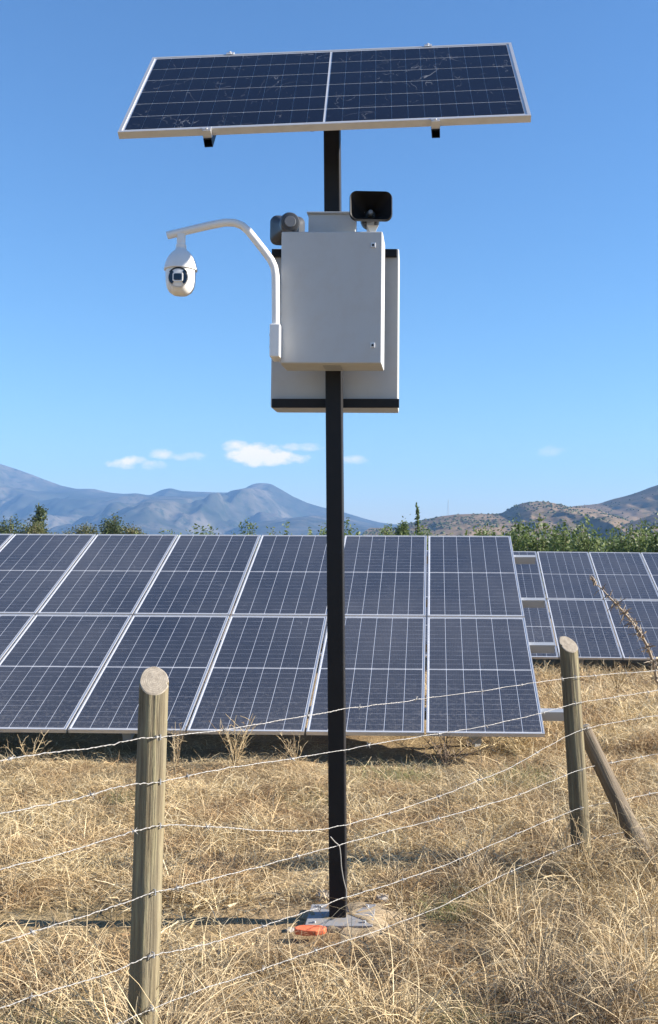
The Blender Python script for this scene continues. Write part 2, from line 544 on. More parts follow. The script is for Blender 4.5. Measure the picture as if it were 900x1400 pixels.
def hill_range(name, label, prof, Yf, Yr, Yb, nx, ny, spur, freq, mat, seed, rough=0.0):
    px = np.array([p[0] for p in prof], float)
    py = np.array([p[1] for p in prof], float)
    uu = np.linspace(px[0], px[-1], nx)
    H = np.interp(uu, px, HORIZON - py)
    k = np.ones(3) / 3
    Hs = np.convolve(np.pad(H, 1, 'edge'), k, 'valid') / FPX * Yr
    X = (uu - PPX) / FPX * Yr
    tt = np.concatenate([np.linspace(0, 1, ny), np.linspace(1, 2, ny // 4)[1:]])
    Y = np.where(tt <= 1, Yf + (Yr - Yf) * tt, Yr + (Yb - Yr) * (tt - 1))
    XX, YY = np.meshgrid(X, Y)
    T = np.repeat(tt[:, None], nx, 1)
    HH = np.repeat(Hs[None, :], len(tt), 0)
    up = np.where(T <= 1, T ** 1.15, 2 - T)
    z = HH * up * (1 - 0.25 * np.sin(np.pi * np.clip(T, 0, 1)))
    # spurs and gullies run down from the ridge
    wx = XX + (fbm(XX * freq * 0.6 + seed, YY * freq * 0.6, 3) - 0.5) * 0.9 / freq
    rid = 1 - np.abs(2 * fbm(wx * freq + seed, YY * freq * 0.33 + seed, 4, 0.55) - 1)
    w_ = np.where(T <= 1, np.sin(np.pi * np.clip(T, 0, 1)) ** 0.8, 0)
    rid2 = 1 - np.abs(2 * fbm(wx * freq * 2.7 + 3 * seed, YY * freq * 1.1 + seed, 4, 0.55) - 1)
    z = z + ((rid - 0.72) * spur + (rid2 - 0.7) * spur * 0.32) * w_ * np.clip(HH / (HH.max() * 0.5), 0.15, 1)
    z = z + (fbm(XX * freq * 5, YY * freq * 5, 3) - 0.5) * spur * 0.16 * np.minimum(1, w_ + rough)
    lim = HH * YY / Yr * (0.90 + 0.10 * np.clip(T, 0, 1) ** 6)
    z = np.where((T < 0.999) & (z > lim), lim + (z - lim) * 0.04, z)
    z = z - 0.02 * np.clip(YY - 56, 0, 1900) * np.clip(1 - T, 0, 1) - 2.0 * (1 - np.clip(T, 0, 1)) - 4.0 * (T < 0.01) - 60.0 * (T > 1.98)
    n2 = len(tt)
    ii = np.arange(nx * n2).reshape(n2, nx)
    f = np.stack([ii[:-1, :-1], ii[:-1, 1:], ii[1:, 1:], ii[1:, :-1]], -1).reshape(-1, 4)
    o = link(name, raw_mesh(name, np.stack([XX, YY, z], -1).reshape(-1, 3), f, mat, True))
    tag(o, label, 'hills', kind='structure')
    return XX, YY, z, T

hill_range('mountain_range', 'hazy blue mountain range along the horizon behind the solar arrays',
    [(-520, 650), (-300, 632), (-150, 624), (-60, 626), (0, 634), (22, 641), (42, 648), (60, 655), (85, 664), (105, 668), (128, 668), (150, 673),
     (170, 675), (186, 674), (205, 677), (222, 669), (234, 667), (248, 671), (270, 672), (300, 673), (325, 673), (335, 667), (347, 661),
     (358, 660), (370, 661), (385, 669), (400, 678), (420, 687), (440, 693), (470, 700), (500, 709), (520, 714), (545, 717), (600, 712),
     (700, 705), (900, 700), (1150, 690), (1400, 700)],
    4700, 7000, 7900, 760, 120, 620, 1 / 800., m_far, 5.0)
HX, HY, HZ, HT = hill_range('dry_hill', 'brown scrubby hill rising right of the pole behind the orchard',
    [(500, 724), (540, 721), (560, 714), (580, 709), (600, 705), (625, 702), (650, 701), (670, 702), (685, 701), (697, 694), (710, 688),
     (722, 685), (738, 684), (752, 685), (765, 688), (780, 692), (800, 693), (820, 697), (850, 708), (880, 718), (920, 724)],
    1350, 2000, 2300, 300, 80, 62, 1 / 200., m_near, 2.0, 0.25)
BX, BY, BZ, BT = hill_range('shaded_hill', 'higher dark hill slope rising at the right edge behind the brown hill',
    [(680, 722), (730, 708), (760, 697), (785, 691), (800, 690), (820, 688), (838, 682), (855, 677), (870, 672), (885, 667), (900, 662),
     (930, 650), (980, 636), (1050, 625), (1200, 640), (1400, 700)],
    1750, 2700, 3300, 320, 80, 105, 1 / 330., m_near, 9.0, 0.25)
SX, SY, SZ, ST = hill_range('hill_spur', 'low bare brown spur of hill in front of the dark slope at right',
    [(820, 723), (850, 717), (870, 710), (890, 703), (905, 698), (940, 690), (1000, 684), (1100, 690), (1250, 720)],
    1250, 1700, 1900, 180, 60, 40, 1 / 170., m_near, 4.0, 0.25)

m_bush, t, out = new_mat('hill_bush')
g_ = t.n('ShaderNodeNewGeometry')
principled(t, out, t.ramp(g_.outputs['Random Per Island'], [(0, (0.035, 0.045, 0.02)), (1, (0.10, 0.105, 0.05))]), 1.0, spec=0.0)
oc = np.array([(1, 0, 0), (-1, 0, 0), (0, 1, 0), (0, -1, 0), (0, 0, 1), (0, 0, -0.6)], float)
of = np.array([(0, 2, 4), (2, 1, 4), (1, 3, 4), (3, 0, 4), (2, 0, 5), (1, 2, 5), (3, 1, 5), (0, 3, 5)])
bv, bf, nb = [], [], 0
for (XX, YY, ZZ, TT, cnt) in ((HX, HY, HZ, HT, 3600), (BX, BY, BZ, BT, 2600), (SX, SY, SZ, ST, 900)):
    for _ in range(cnt):
        i = rng.integers(4, XX.shape[0] - 12); j = rng.integers(1, XX.shape[1] - 1)
        dens = vnoise(XX[i, j] / 60., YY[i, j] / 60.)
        if dens < rng.random() * 0.9:
            continue
        s = rng.uniform(1.2, 3.6)
        c = np.array([XX[i, j] + rng.uniform(-6, 6), YY[i, j] + rng.uniform(-6, 6), ZZ[i, j]])
        bv.append(oc * s * rng.uniform(0.7, 1.3, (6, 1)) * np.array([1.1, 1.1, 0.85]) + c)
        bf.append(of + nb)
        nb += 6
o = link('scrub', raw_mesh('scrub', np.concatenate(bv), np.concatenate(bf), m_bush))
tag(o, 'dark scattered scrub dotting the dry hills at right', 'bushes', kind='stuff')

# lattice mast on the hill
mast_base = at(613, 702, 1930)
mb = MB()
hgt = 29.0
cor = [(-1, -1), (1, -1), (1, 1), (-1, 1)]
mp = [[Vector((cx * (1.1 - 0.8 * k / 8), cy * (1.1 - 0.8 * k / 8), hgt * k / 8 - 3)) for cx, cy in cor] for k in range(9)]
for k in range(8):
    for c_ in range(4):
        mb.tube([mp[k][c_], mp[k + 1][c_]], 0.13, 4)
        mb.tube([mp[k][c_], mp[k + 1][(c_ + 1) % 4]], 0.08, 3)
o = mb.build('lattice_mast', m_galv, loc=mast_base)
tag(o, 'thin pale lattice mast standing on the crest of the brown hill', 'mast')

# ------------------------------------------------------------------ foliage
def leaf_mat(name, c0, c1, c2):
    m, t, out = new_mat(name)
    g = t.n('ShaderNodeNewGeometry')
    col = t.ramp(g.outputs['Random Per Island'], [(0, c0), (0.55, c1), (1.0, c2)])
    p = t.n('ShaderNodeBsdfPrincipled')
    t.link(col, p.inputs['Base Color'])
    p.inputs['Roughness'].default_value = 0.55
    p.inputs['Specular IOR Level'].default_value = 0.3
    tr = t.n('ShaderNodeBsdfTranslucent')
    t.link(col, tr.inputs['Color'])
    mx = t.n('ShaderNodeMixShader')
    mx.inputs[0].default_value = 0.35
    t.link(p.outputs[0], mx.inputs[1])
    t.link(tr.outputs[0], mx.inputs[2])
    t.link(mx.outputs[0], out.inputs['Surface'])
    return m
m_orchard = leaf_mat('orchard_leaf', (0.06, 0.095, 0.028), (0.12, 0.165, 0.05), (0.20, 0.235, 0.09))
m_dark = leaf_mat('dark_leaf', (0.035, 0.055, 0.022), (0.07, 0.095, 0.036), (0.12, 0.14, 0.06))
m_olive = leaf_mat('olive_leaf', (0.06, 0.07, 0.025), (0.12, 0.125, 0.045), (0.20, 0.185, 0.08))
m_bark, t, out = new_mat('bark')
nb_ = t.noise(t.scale(ocoord(t), (1, 1, 0.2)), 30, 4, 0.6)
principled(t, out, t.ramp(nb_, [(0.3, (0.06, 0.045, 0.032)), (0.7, (0.20, 0.155, 0.11))]), 0.95, spec=0.1, normal=bump(t, nb_, 0.6, 0.02))

def leaves(centres, size, name, mat, r):
    """one folded leaf-shaped pair of triangles at each centre"""
    n = len(centres)
    d1 = r.normal(size=(n, 3)); d1 /= np.linalg.norm(d1, axis=1)[:, None]
    d2 = np.cross(d1, r.normal(size=(n, 3))); d2 /= np.linalg.norm(d2, axis=1)[:, None]
    s = (size * r.uniform(0.6, 1.4, n))[:, None]
    v = np.stack([centres - d1 * s, centres - d2 * s * 0.45, centres + d1 * s, centres + d2 * s * 0.45], 1).reshape(-1, 3)
    f = np.arange(n * 4).reshape(n, 4)
    return raw_mesh(name, v, f, mat)

def orchard_meshes(seed):
    r = np.random.default_rng(seed)
    trunk = MB()
    trunk.tube([(0, 0, -0.1), (0.02, 0.01, 0.5), (0.0, 0.02, 0.9)], [0.055, 0.045, 0.035], 7)
    pts = []
    nsh = 15
    for k in range(nsh):
        a = r.uniform(0, 6.283)
        sp = r.uniform(0.1, 0.75)
        top = r.uniform(1.4, 2.1) if k < nsh - 4 else r.uniform(2.2, 3.0)
        if k >= nsh - 4: sp *= 0.7
        p0 = np.array([0, 0, r.uniform(0.5, 0.9)])
        p2 = np.array([sp * math.cos(a), sp * math.sin(a), top])
        p1 = np.array([p2[0] * 0.8, p2[1] * 0.8, (p0[2] + top) * 0.45])
        q = [(1 - s) ** 2 * p0 + 2 * s * (1 - s) * p1 + s * s * p2 for s in np.linspace(0, 1, 6)]
        trunk.tube(q, [0.02, 0.017, 0.014, 0.010, 0.007, 0.004], 4)
        nl = 95 if k < nsh - 4 else 80
        s = r.uniform(0.22, 1.02, nl)[:, None]
        c = (1 - s) ** 2 * p0 + 2 * s * (1 - s) * p1 + s * s * p2
        spread = (0.24 * (1.15 - s)) + 0.05
        c = c + r.normal(size=(nl, 3)) * spread
        pts.append(c)
    c = np.concatenate(pts)
    return trunk.mesh('trunk', m_bark), leaves(c, 0.075, 'crown', m_orchard, r)
OM = [orchard_meshes(100 + k) for k in range(7)]
n_or = 0
for row, (Y, x0, x1, step) in enumerate(((34, -9, 12.5, 1.25), (39, -12, 14, 1.35), (45, -15, 16, 1.5), (52, -17, 18, 1.7))):
    x = x0
    while x < x1:
        px = PPX + FPX * x / Y
        if px < 215 - 30 * row:
            x += step
            continue
        tr_, cr_ = OM[random.randrange(7)]
        y = Y + random.uniform(-.3, .3)
        s = random.uniform(0.78, 1.08) * (0.97 if px > 640 else 0.90)
        root = thing('orchard_tree', 'young leafy orchard tree with upright green shoots behind the solar arrays', 'tree', None, 'young orchard trees in rows behind the solar arrays')
        root.location = (x + random.uniform(-.2, .2), y, -0.38)
        root.rotation_euler = (0, 0, random.uniform(0, 6.28))
        root.scale = (s, s, s)
        link('trunk', tr_, root)
        link('crown', cr_, root)
        n_or += 1
        x += step * random.uniform(0.85, 1.2)

def big_tree(name, label, px, pytop, Y, wpx, kind, mat, seed):
    r = np.random.default_rng(seed)
    b = at(px, HORIZON, Y)
    top = at(px, pytop - 3, Y).z + 0.4
    h, wd = top, wpx / FPX * Y / 2
    root = thing(name, label, 'tree')
    gz_ = float(ground_z(b.x, Y))
    root.location = (b.x, Y, gz_)
    top -= gz_ + 0.4
    tk = MB()
    tk.tube([(0, 0, -0.2), (0.05, 0, h * 0.4), (0, 0.05, h * 0.97)], [h * 0.03, h * 0.022, h * 0.006], 8)
    cs = []
    if kind == 'conifer':
        ncl = 26
        for k in range(ncl):
            f = 0.25 + 0.75 * k / (ncl - 1)
            a = r.uniform(0, 6.283)
            rad = wd * (1.05 - f * 0.75) * r.uniform(0.35, 1.0)
            c = np.array([rad * math.cos(a), rad * math.sin(a), h * f])
            tk.tube([(0, 0, h * f * 0.93), tuple(c)], [h * 0.007, h * 0.003], 4)
            cs.append(c + r.normal(size=(60 if wpx > 15 else 9, 3)) * np.array([wd * 0.2, wd * 0.2, h * 0.036]))
    else:
        ncl = 42
        for k in range(ncl):
            d = r.normal(size=3); d /= np.linalg.norm(d)
            rr_ = r.uniform(0.45, 1.0)
            c = np.array([d[0] * wd * rr_ * 0.85, d[1] * wd * rr_ * 0.85, h * 0.56 + d[2] * h * 0.38 * rr_])
            tk.tube([(0, 0, max(0.2 * h, c[2] * 0.6)), tuple(c)], [h * 0.009, h * 0.003], 4)
            cs.append(c + r.normal(size=(80, 3)) * np.array([wd * 0.2, wd * 0.2, h * 0.085]))
    tk.build('trunk', m_bark, root)
    link('crown', leaves(np.concatenate(cs), h * 0.028, 'crown', mat, r), root)
    return root
big_tree('conifer', 'tall dark wispy conifer poking up behind the left end of the array', 53, 688, 95, 34, 'conifer', m_dark, 1)
big_tree('leafy_tree', 'rounded dark green tree at the far left edge behind the array', 14, 701, 90, 56, 'round', m_dark, 2)
big_tree('leafy_tree', 'yellowish green leafy tree just in front of the tall conifer', 48, 707, 86, 54, 'round', m_olive, 3)
big_tree('leafy_tree', 'domed dark tree left of the pole, higher than the bushes beside it', 156, 698, 92, 44, 'round', m_dark, 4)
big_tree('leafy_tree', 'low dark tree adjoining the right side of the domed tree', 182, 709, 91, 40, 'round', m_olive, 5)
big_tree('leafy_tree', 'low olive bushy tree between the conifer and the domed tree', 116, 710, 88, 56, 'round', m_olive, 6)
big_tree('leafy_tree', 'small pale olive bush close right of the tall conifer', 86, 721, 89, 30, 'round', m_olive, 8)
big_tree('leafy_tree', 'small dark tree peeking over the array right beside the pole', 551, 708, 84, 22, 'round', m_orchard, 7)
big_tree('slender_tree', 'single slender tall shoot of a tree standing above the array right of the pole', 571, 694, 60, 9, 'conifer', m_orchard, 9)

# farther orchard, too far off to tell the trees apart
r = np.random.default_rng(77)
nfar = 15000
yy = r.choice(np.arange(60, 112, 6.0), nfar) + r.normal(size=nfar) * 0.5
xx = (r.uniform(-120, 1020, nfar) - PPX) / FPX * yy
zz = ground_z(xx, yy) + np.where(xx / yy > 0.07, 2.3, 1.7) * r.random(nfar) ** 0.8 * (0.55 + 0.75 * vnoise(xx * 0.5, yy * 0.7))
o = link('orchard_rows', leaves(np.stack([xx, yy, zz], 1), 0.17, 'orchard_rows', m_orchard, r))
tag(o, 'distant green orchard rows beyond the nearer young trees', 'orchard', kind='stuff')

# ------------------------------------------------------------------ solar modules
MW, ML = 1.05, 2.10
def module_meshes(lip, cellmat, gapx, gapc, halfcells=False):
    """portrait module lying in x,y with its lower left corner at the origin and glass at z=0"""
    fr = MB()
    D = -0.035
    fr.box(0, lip, 0, ML, D, 0.002)
    fr.box(MW - lip, MW, 0, ML, D, 0.002)
    fr.box(lip, MW - lip, 0, lip, D, 0.002)
    fr.box(lip, MW - lip, ML - lip, ML, D, 0.002)
    bs = MB().box(lip, MW - lip, lip, ML - lip, -0.006, -0.0012)
    mg = 0.014
    cw = (MW - 2 * lip - 2 * mg - 5 * gapx) / 6
    clh = (ML - 2 * lip - 2 * mg - gapc) / 2
    spots = []
    if halfcells:
        g2 = 0.0018
        ch = (clh - 11 * g2) / 12
        for i in range(6):
            for h in range(2):
                for k in range(12):
                    spots.append((lip + mg + i * (cw + gapx) + cw / 2, lip + mg + h * (clh + gapc) + k * (ch + g2) + ch / 2))
        hx, hy = cw / 2, ch / 2
    else:
        for i in range(6):
            for h in range(2):
                spots.append((lip + mg + i * (cw + gapx) + cw / 2, lip + mg + h * (clh + gapc) + clh / 2))
        hx, hy = cw / 2, clh / 2
    c = 0.0012 if halfcells else 0.0035
    poly = [(-hx + c, -hy), (hx - c, -hy), (hx, -hy + c), (hx, hy - c), (hx - c, hy), (-hx + c, hy), (-hx, hy - c), (-hx, -hy + c)]
    cell = MB().prism(poly, -0.0012, 0.0)
    return fr.mesh('frame', m_alu), bs.mesh('backsheet', m_back), cell.mesh('solar_cell' if halfcells else 'cell_string', cellmat), spots

AM_F, AM_B, AM_C, AM_S = module_meshes(0.013, m_cell_array, 0.0065, 0.013)

def frame_matrix(yaw, tilt, slope, org):
    return (Matrix.Translation(org) @ Matrix.Rotation(R(yaw), 4, 'Z') @ Matrix.Rotation(R(slope), 4, 'Y') @ Matrix.Rotation(R(tilt), 4, 'X'))

def solar_table(label, M, c0, c1, ref, purlin_end, posts):
    """columns c0..c1 of two portrait modules, column lines counted so that line `ref` is the origin of M"""
    root = thing('solar_array', label, 'solar array', M)
    for c in range(c0, c1):
        for row in range(2):
            mod = link('solar_module', AM_B, root)
            mod.location = ((c - ref) * 1.07 + 0.01, row * 2.12 + 0.0 + 0.01 * row, 0)
            link('frame', AM_F, mod)
            for sx, sy in AM_S:
                link('cell_string', AM_C, mod, (sx, sy, 0))
    x0, x1 = (c0 - ref) * 1.07 - 0.1, (c1 - ref) * 1.07 + purlin_end
    for yy in (0.42, 1.62, 2.60, 3.72):
        p = MB()
        # C section purlin
        p.box(x0, x1, yy - 0.03, yy + 0.03, -0.052, -0.0375)
        p.box(x0, x1, yy - 0.03, yy - 0.024, -0.125, -0.052)
        p.box(x0, x1, yy - 0.03, yy + 0.03, -0.133, -0.125)
        p.build('purlin', m_galv, root)
    Mi = M.inverted()
    dn = (Mi.to_3x3() @ Vector((0, 0, -1))).normalized()
    for xx in posts:
        MB().box(xx - 0.04, xx + 0.04, 0.15, 4.05, -0.22, -0.135).build('rafter', m_galv, root)
        for yy in (0.75, 3.35):
            top = Vector((xx, yy, -0.2))
            wp = M @ top
            length = wp.z - float(ground_z(wp.x, wp.y)) + 0.3
            MB().tube([top, top + dn * length], 0.055, 8).build('support_post', m_galv, root)
    return root
M1 = frame_matrix(-1.40, 23.85, 0.23, (1.229, 9.101, CAM_Z - 1.831))
solar_table('large tilted solar array of dark panels filling the middle ground left of the right post', M1, -3, 6, 6, 0.26, (-0.6, -3.8, -7.0, -9.4))
M2 = frame_matrix(-1.70, 23.34, 0.53, (2.553, 17.191, CAM_Z - 2.192))
solar_table('farther tilted solar array partly hidden behind the large one at right', M2, -4, 5, 0, 0.3, (-3.6, 0.4, 4.6))

# ------------------------------------------------------------------ pole with its equipment
foot = at(463, 1247, 5.49)
FX, FY = foot.x, 5.49
ptop = at(454.5, 180, 5.49)
pd = Vector((ptop.x - FX, 0, ptop.z - 0.0))
lean = math.atan2(ptop.x - FX, ptop.z)
m_plate = paint('dusty_plate', (0.27, 0.27, 0.28), 0.6, 0.1, dirt=0.8, dirtcol=(0.34, 0.27, 0.18), sc=14)
pole = thing('steel_pole', 'tall square black steel pole carrying a solar panel and cabinets', 'pole')
pole.matrix_world = Matrix.Translation((FX, FY, 0.0)) @ Matrix.Rotation(lean, 4, 'Y') @ Matrix.Rotation(R(-1.5), 4, 'Z')
MB().box(-0.0445, 0.0445, -0.0445, 0.0445, -0.35, 4.52).build('pole_tube', m_black, pole, bevel=0.006)
MB().box(-0.16, 0.19, -0.15, 0.15, 0.046, 0.058).build('base_plate', m_plate, pole, bevel=0.003)
for sx in (-1, 1):
    for sy in (-1, 1):
        MB().lathe([(0, 0.068), (0.009, 0.068), (0.009, 0.058)], 6, Matrix.Translation((0.015 + sx * 0.13, sy * 0.11, 0))).build('bolt', m_galv, pole)
PB = FY + 0.0445
def rail(y0, y1, xl, xr):
    a, b = at(xl, y0, PB), at(xr, y1, PB)
    o = MB().box(a.x, b.x, PB + 0.002, PB + 0.028, b.z, a.z).build('mounting_rail', m_black, None, bevel=0.003)
    o.parent = pole
    o.matrix_parent_inverse = pole.matrix_world.inverted()
rail(340, 350.5, 371.5, 543)
rail(545, 557, 371.5, 546)

# concrete footing and debris
m_conc, t, out = new_mat('rough_concrete')
P = pcoord(t)
nc = t.noise(P, 14, 6, 0.7)
principled(t, out, t.ramp(nc, [(0.3, (0.22, 0.165, 0.105)), (0.7, (0.38, 0.30, 0.20))]), 0.95, spec=0.1, normal=bump(t, nc, 0.6, 0.015))
mb = MB()
ring = []
rr_ = random.Random(5)
prof = [(0.0, 0.006), (0.14, 0.008), (0.20, 0.000), (0.27, -0.05)]
vs, fs = [], []
for j, (r0, z0) in enumerate(prof):
    for k in range(22):
        th = 2 * math.pi * k / 22
        q = r0 * (1 + (rr_.uniform(-0.30, 0.22) if j > 0 else 0))
        vs.append((q * math.cos(th) * 1.15, q * math.sin(th), z0 + rr_.uniform(-0.010, 0.010)))
for j in range(3):
    for k in range(22):
        fs.append((j * 22 + k, j * 22 + (k + 1) % 22, (j + 1) * 22 + (k + 1) % 22, (j + 1) * 22 + k))
mb.add(vs, fs)
o = mb.build('concrete_footing', m_conc, loc=(FX + 0.06, FY, float(ground_z(FX, FY)) + 0.02), smooth=True)
tag(o, 'rough pale concrete footing in the soil around the pole base', 'footing')

m_tile, t, out = new_mat('orange_clay')
nt_ = t.noise(ocoord(t), 30, 4, 0.6)
principled(t, out, t.ramp(nt_, [(0.3, (0.62, 0.13, 0.055)), (0.7, (0.80, 0.23, 0.11))]), 0.75, spec=0.2, normal=bump(t, nt_, 0.4, 0.004))
poly = [(-0.082, 0.01), (-0.078, -0.018), (-0.03, -0.036), (0.03, -0.038), (0.072, -0.02), (0.082, 0.012), (0.05, 0.034), (-0.02, 0.04), (-0.06, 0.03)]
sh = at(424, 1262, 5.22)
o = MB().prism([(x_, y_ * 0.8) for x_, y_ in poly], -0.01, 0.02, Matrix.Rotation(R(8), 4, 'X')).build('clay_shard', m_tile, loc=(sh.x, 5.24, float(ground_z(sh.x, 5.24)) + 0.045), bevel=0.006)
tag(o, 'orange red shard lying on the ground beside the pole base', 'shard')

m_stone, t, out = new_mat('pale_stone')
ns_ = t.noise(ocoord(t), 18, 5, 0.65)
principled(t, out, t.ramp(ns_, [(0.3, (0.25, 0.22, 0.19)), (0.7, (0.45, 0.41, 0.36))]), 0.95, spec=0.1, normal=bump(t, ns_, 0.5, 0.01))
def stone(px, py, s, label, seed):
    r = random.Random(seed)
    bm = bmesh.new()
    bmesh.ops.create_icosphere(bm, subdivisions=2, radius=s)
    for vv in bm.verts:
        vv.co *= 1 + r.uniform(-0.22, 0.22)
        vv.co.z *= 0.55
    me = bpy.data.meshes.new('stone')
    bm.to_mesh(me)
    bm.free()
    me.materials.append(m_stone)
    Y = CAM_Z * FPX / (py - HORIZON)
    p = at(px, py, Y)
    tag(link('stone', me, None, (p.x, Y, float(ground_z(p.x, Y)) + s * 0.3)), label, 'stone')
stone(442, 1219, 0.05, 'pale flat stone on bare soil at left behind the pole foot', 1)
stone(522, 1222, 0.045, 'grey stone on bare soil at right behind the pole foot', 2)
stone(397, 1262, 0.022, 'small white pebble left of the orange shard', 3)
stone(455, 1262, 0.018, 'small pale pebble right of the orange shard', 4)

# --- solar panel on top of the pole
PM = frame_matrix(-0.58, 45.26, -2.15, (-1.471, 5.007, CAM_Z + 1.997))
panel = thing('pole_solar_panel', 'wide dusty solar panel tilted on top of the black pole', 'solar panel', PM)
PF, PBK, PC, PS = module_meshes(0.017, m_cell_pole, 0.0065, 0.014, True)
ROT = Matrix.Translation((0, MW, 0)) @ Matrix.Rotation(R(-90), 4, 'Z')     # portrait module laid on its side
for nm, me in (('frame', PF), ('backsheet', PBK)):
    o = link(nm, me, panel)
    o.matrix_local = ROT
for sx, sy in PS:
    o = link('solar_cell', PC, panel)
    o.matrix_local = ROT @ Matrix.Translation((sx, sy, 0))
for xx in (0.455, 1.615):
    p = MB()
    p.box(xx - 0.021, xx + 0.021, -0.035, 1.09, -0.0415, -0.0375)
    p.box(xx - 0.021, xx - 0.018, -0.035, 1.09, -0.0785, -0.0415)
    p.box(xx + 0.018, xx + 0.021, -0.035, 1.09, -0.0785, -0.0415)
    p.box(xx - 0.021, xx + 0.021, -0.035, 1.09, -0.082, -0.0785)
    rl = p.build('rail', m_black, panel)
    for yy, s in ((-0.014, 1), (MW + 0.014, -1)):
        q = MB()
        q.box(xx - 0.022, xx + 0.022, yy - 0.013, yy + 0.012, -0.037, 0.0030)
        q.box(xx - 0.022, xx + 0.022, min(yy, yy + s * 0.026), max(yy, yy + s * 0.026), 0.0035, 0.006)
        q.lathe([(0, 0.012), (0.006, 0.012), (0.006, 0.008)], 6, Matrix.Translation((xx, yy, 0)))
        q.build('end_clamp', m_alu, rl)
MB().box(0.30, 1.80, 0.46, 0.52, -0.145, -0.0835).build('cross_bar', m_black, panel)
MB().lathe([(0, -0.062), (0.022, -0.062), (0.022, -0.0365), (0, -0.0365)], 12, Matrix.Translation((0.98, 0.08, 0))).build('junction_plug', m_black, panel)

# --- front cabinet
BY0 = 5.13
TL, BR = at(383.5, 316, BY0), at(522, 497, BY0)
bw, bh, bd = BR.x - TL.x, TL.z - BR.z, 0.25
BM = Matrix.Translation(((TL.x + BR.x) / 2, BY0, BR.z)) @ Matrix.Rotation(R(-1.6), 4, 'Z') @ Matrix.Rotation(R(0.35), 4, 'Y')
cab = thing('equipment_cabinet', 'pale grey steel cabinet mounted on the front of the pole', 'cabinet', BM)
MB().box(-bw / 2, bw / 2, 0.022, bd, 0, bh).build('cabinet_body', m_cabinet, cab, bevel=0.006)
MB().box(-bw / 2 + 0.001, bw / 2 - 0.001, 0.0, 0.020, 0.002, bh - 0.002).build('cabinet_door', m_cabinet, cab, bevel=0.005)
for py in (335.5, 472.0):
    q = at(509.5, py, BY0)
    lx, lz = q.x - BM.translation.x, q.z - BM.translation.z
    lk = MB().box(lx - 0.012, lx + 0.012, -0.006, 0.001, lz - 0.013, lz + 0.013).build('door_lock', m_alu, cab, bevel=0.002)
    MB().lathe([(0, 0.009), (0.0055, 0.009), (0.0065, 0.004)], 12, Matrix.Translation((lx, -0.001, lz)) @ Matrix.Rotation(R(90), 4, 'X')).build('keyhole', m_black, lk)
pl0, pl1 = at(420, 292, 5.27), at(484, 316, 5.27)
ox, oy, oz = BM.translation
p = MB()
p.box(pl0.x - ox, pl1.x - ox, 0.13, 0.225, bh + 0.001, pl0.z - oz - 0.006)
p.box(pl0.x - ox - 0.008, pl1.x - ox + 0.05, 0.115, 0.235, pl0.z - oz - 0.005, pl0.z - oz + 0.004)
p.build('top_bracket', m_cabinet, cab, bevel=0.002)
# cable gland under the cabinet
MB().box(-0.045, 0.045, 0.06, 0.2, -0.004, -0.0005).build('gland_plate', m_galv, cab)

# --- rear cabinet
RY0 = PB + 0.031
TL, BR = at(372, 340, RY0), at(544.5, 557.5, RY0)
bw2, bh2, bd2 = BR.x - TL.x, TL.z - BR.z, 0.27
RM = Matrix.Translation(((TL.x + BR.x) / 2, RY0, BR.z)) @ Matrix.Rotation(R(-0.4), 4, 'Z') @ Matrix.Rotation(R(0.3), 4, 'Y')
rear = thing('battery_cabinet', 'larger grey cabinet behind the pole, banded by two black rails', 'cabinet', RM)
MB().box(-bw2 / 2, bw2 / 2, 0.0, bd2 - 0.03, 0, bh2).build('cabinet_body', m_cabinet, rear, bevel=0.006)
MB().box(-bw2 / 2 + 0.002, bw2 / 2 - 0.002, bd2 - 0.027, bd2, 0.002, bh2 - 0.002).build('cabinet_door', m_cabinet, rear, bevel=0.005)

# --- surveillance camera on its swan neck
CY = 5.08
K = CY / FPX
def cp(px, py, dy=0.0):
    p = at(px, py, CY)
    return Vector((p.x, CY + dy, p.z))
cam_root = thing('dome_camera', 'white dome surveillance camera hanging from a bent white arm', 'camera')
cam_root.location = cp(376, 488)
def cl(p): return Vector(p) - cam_root.location
arm = MB()
ctrl = [cp(376.5, 446, 0.02), cp(376.5, 420, 0.02), cp(376.3, 395, 0.02), cp(376, 375, 0.02), cp(374.2, 364, 0.02), cp(370, 354.5, 0.02), cp(360, 341, 0.015),
        cp(348, 326, 0.01), cp(339, 315, 0.005), cp(331, 308.4), cp(321, 304.6), cp(308, 304.3), cp(290, 307.6), cp(265, 313.3), cp(240, 319.3), cp(229, 322)]
arm.tube([cl(p) for p in ctrl], 5.5 * K, 16)
arm.build('arm', m_white, cam_root, smooth='angle')
a, b = cl(cp(369.3, 443)), cl(cp(383, 488))
bx = MB().box(a.x, b.x, -0.012, 0.16, b.z, a.z).build('wall_mount', m_white, cam_root, bevel=0.005)
for py in (457, 473):
    q = cl(cp(369.3, py))
    MB().lathe([(0, 0.006), (0.005, 0.006), (0.006, 0)], 8, Matrix.Translation((q.x, 0.02, q.z)) @ Matrix.Rotation(R(-90), 4, 'Y')).build('screw', m_galv, bx)
DC = cl(cp(247.3, 369))
nk = MB().lathe([(0, 50 * K), (6.0 * K, 50 * K), (6.0 * K, 36 * K), (7.2 * K, 35 * K), (7.2 * K, 29 * K)], 20, Matrix.Translation(DC))
nk.build('neck', m_white, cam_root, smooth='angle')
dome = MB().lathe([(7.0 * K, 31 * K), (8.2 * K, 27.5 * K), (11.5 * K, 25 * K), (15.5 * K, 20.5 * K), (18.8 * K, 15 * K), (21.2 * K, 8 * K), (22.6 * K, 2.2 * K),
                   (23.1 * K, 0.2 * K), (22.8 * K, -0.8 * K), (20.0 * K, -0.9 * K)], 36, Matrix.Translation(DC))
dome.build('sun_shield', m_white, cam_root, smooth='angle')
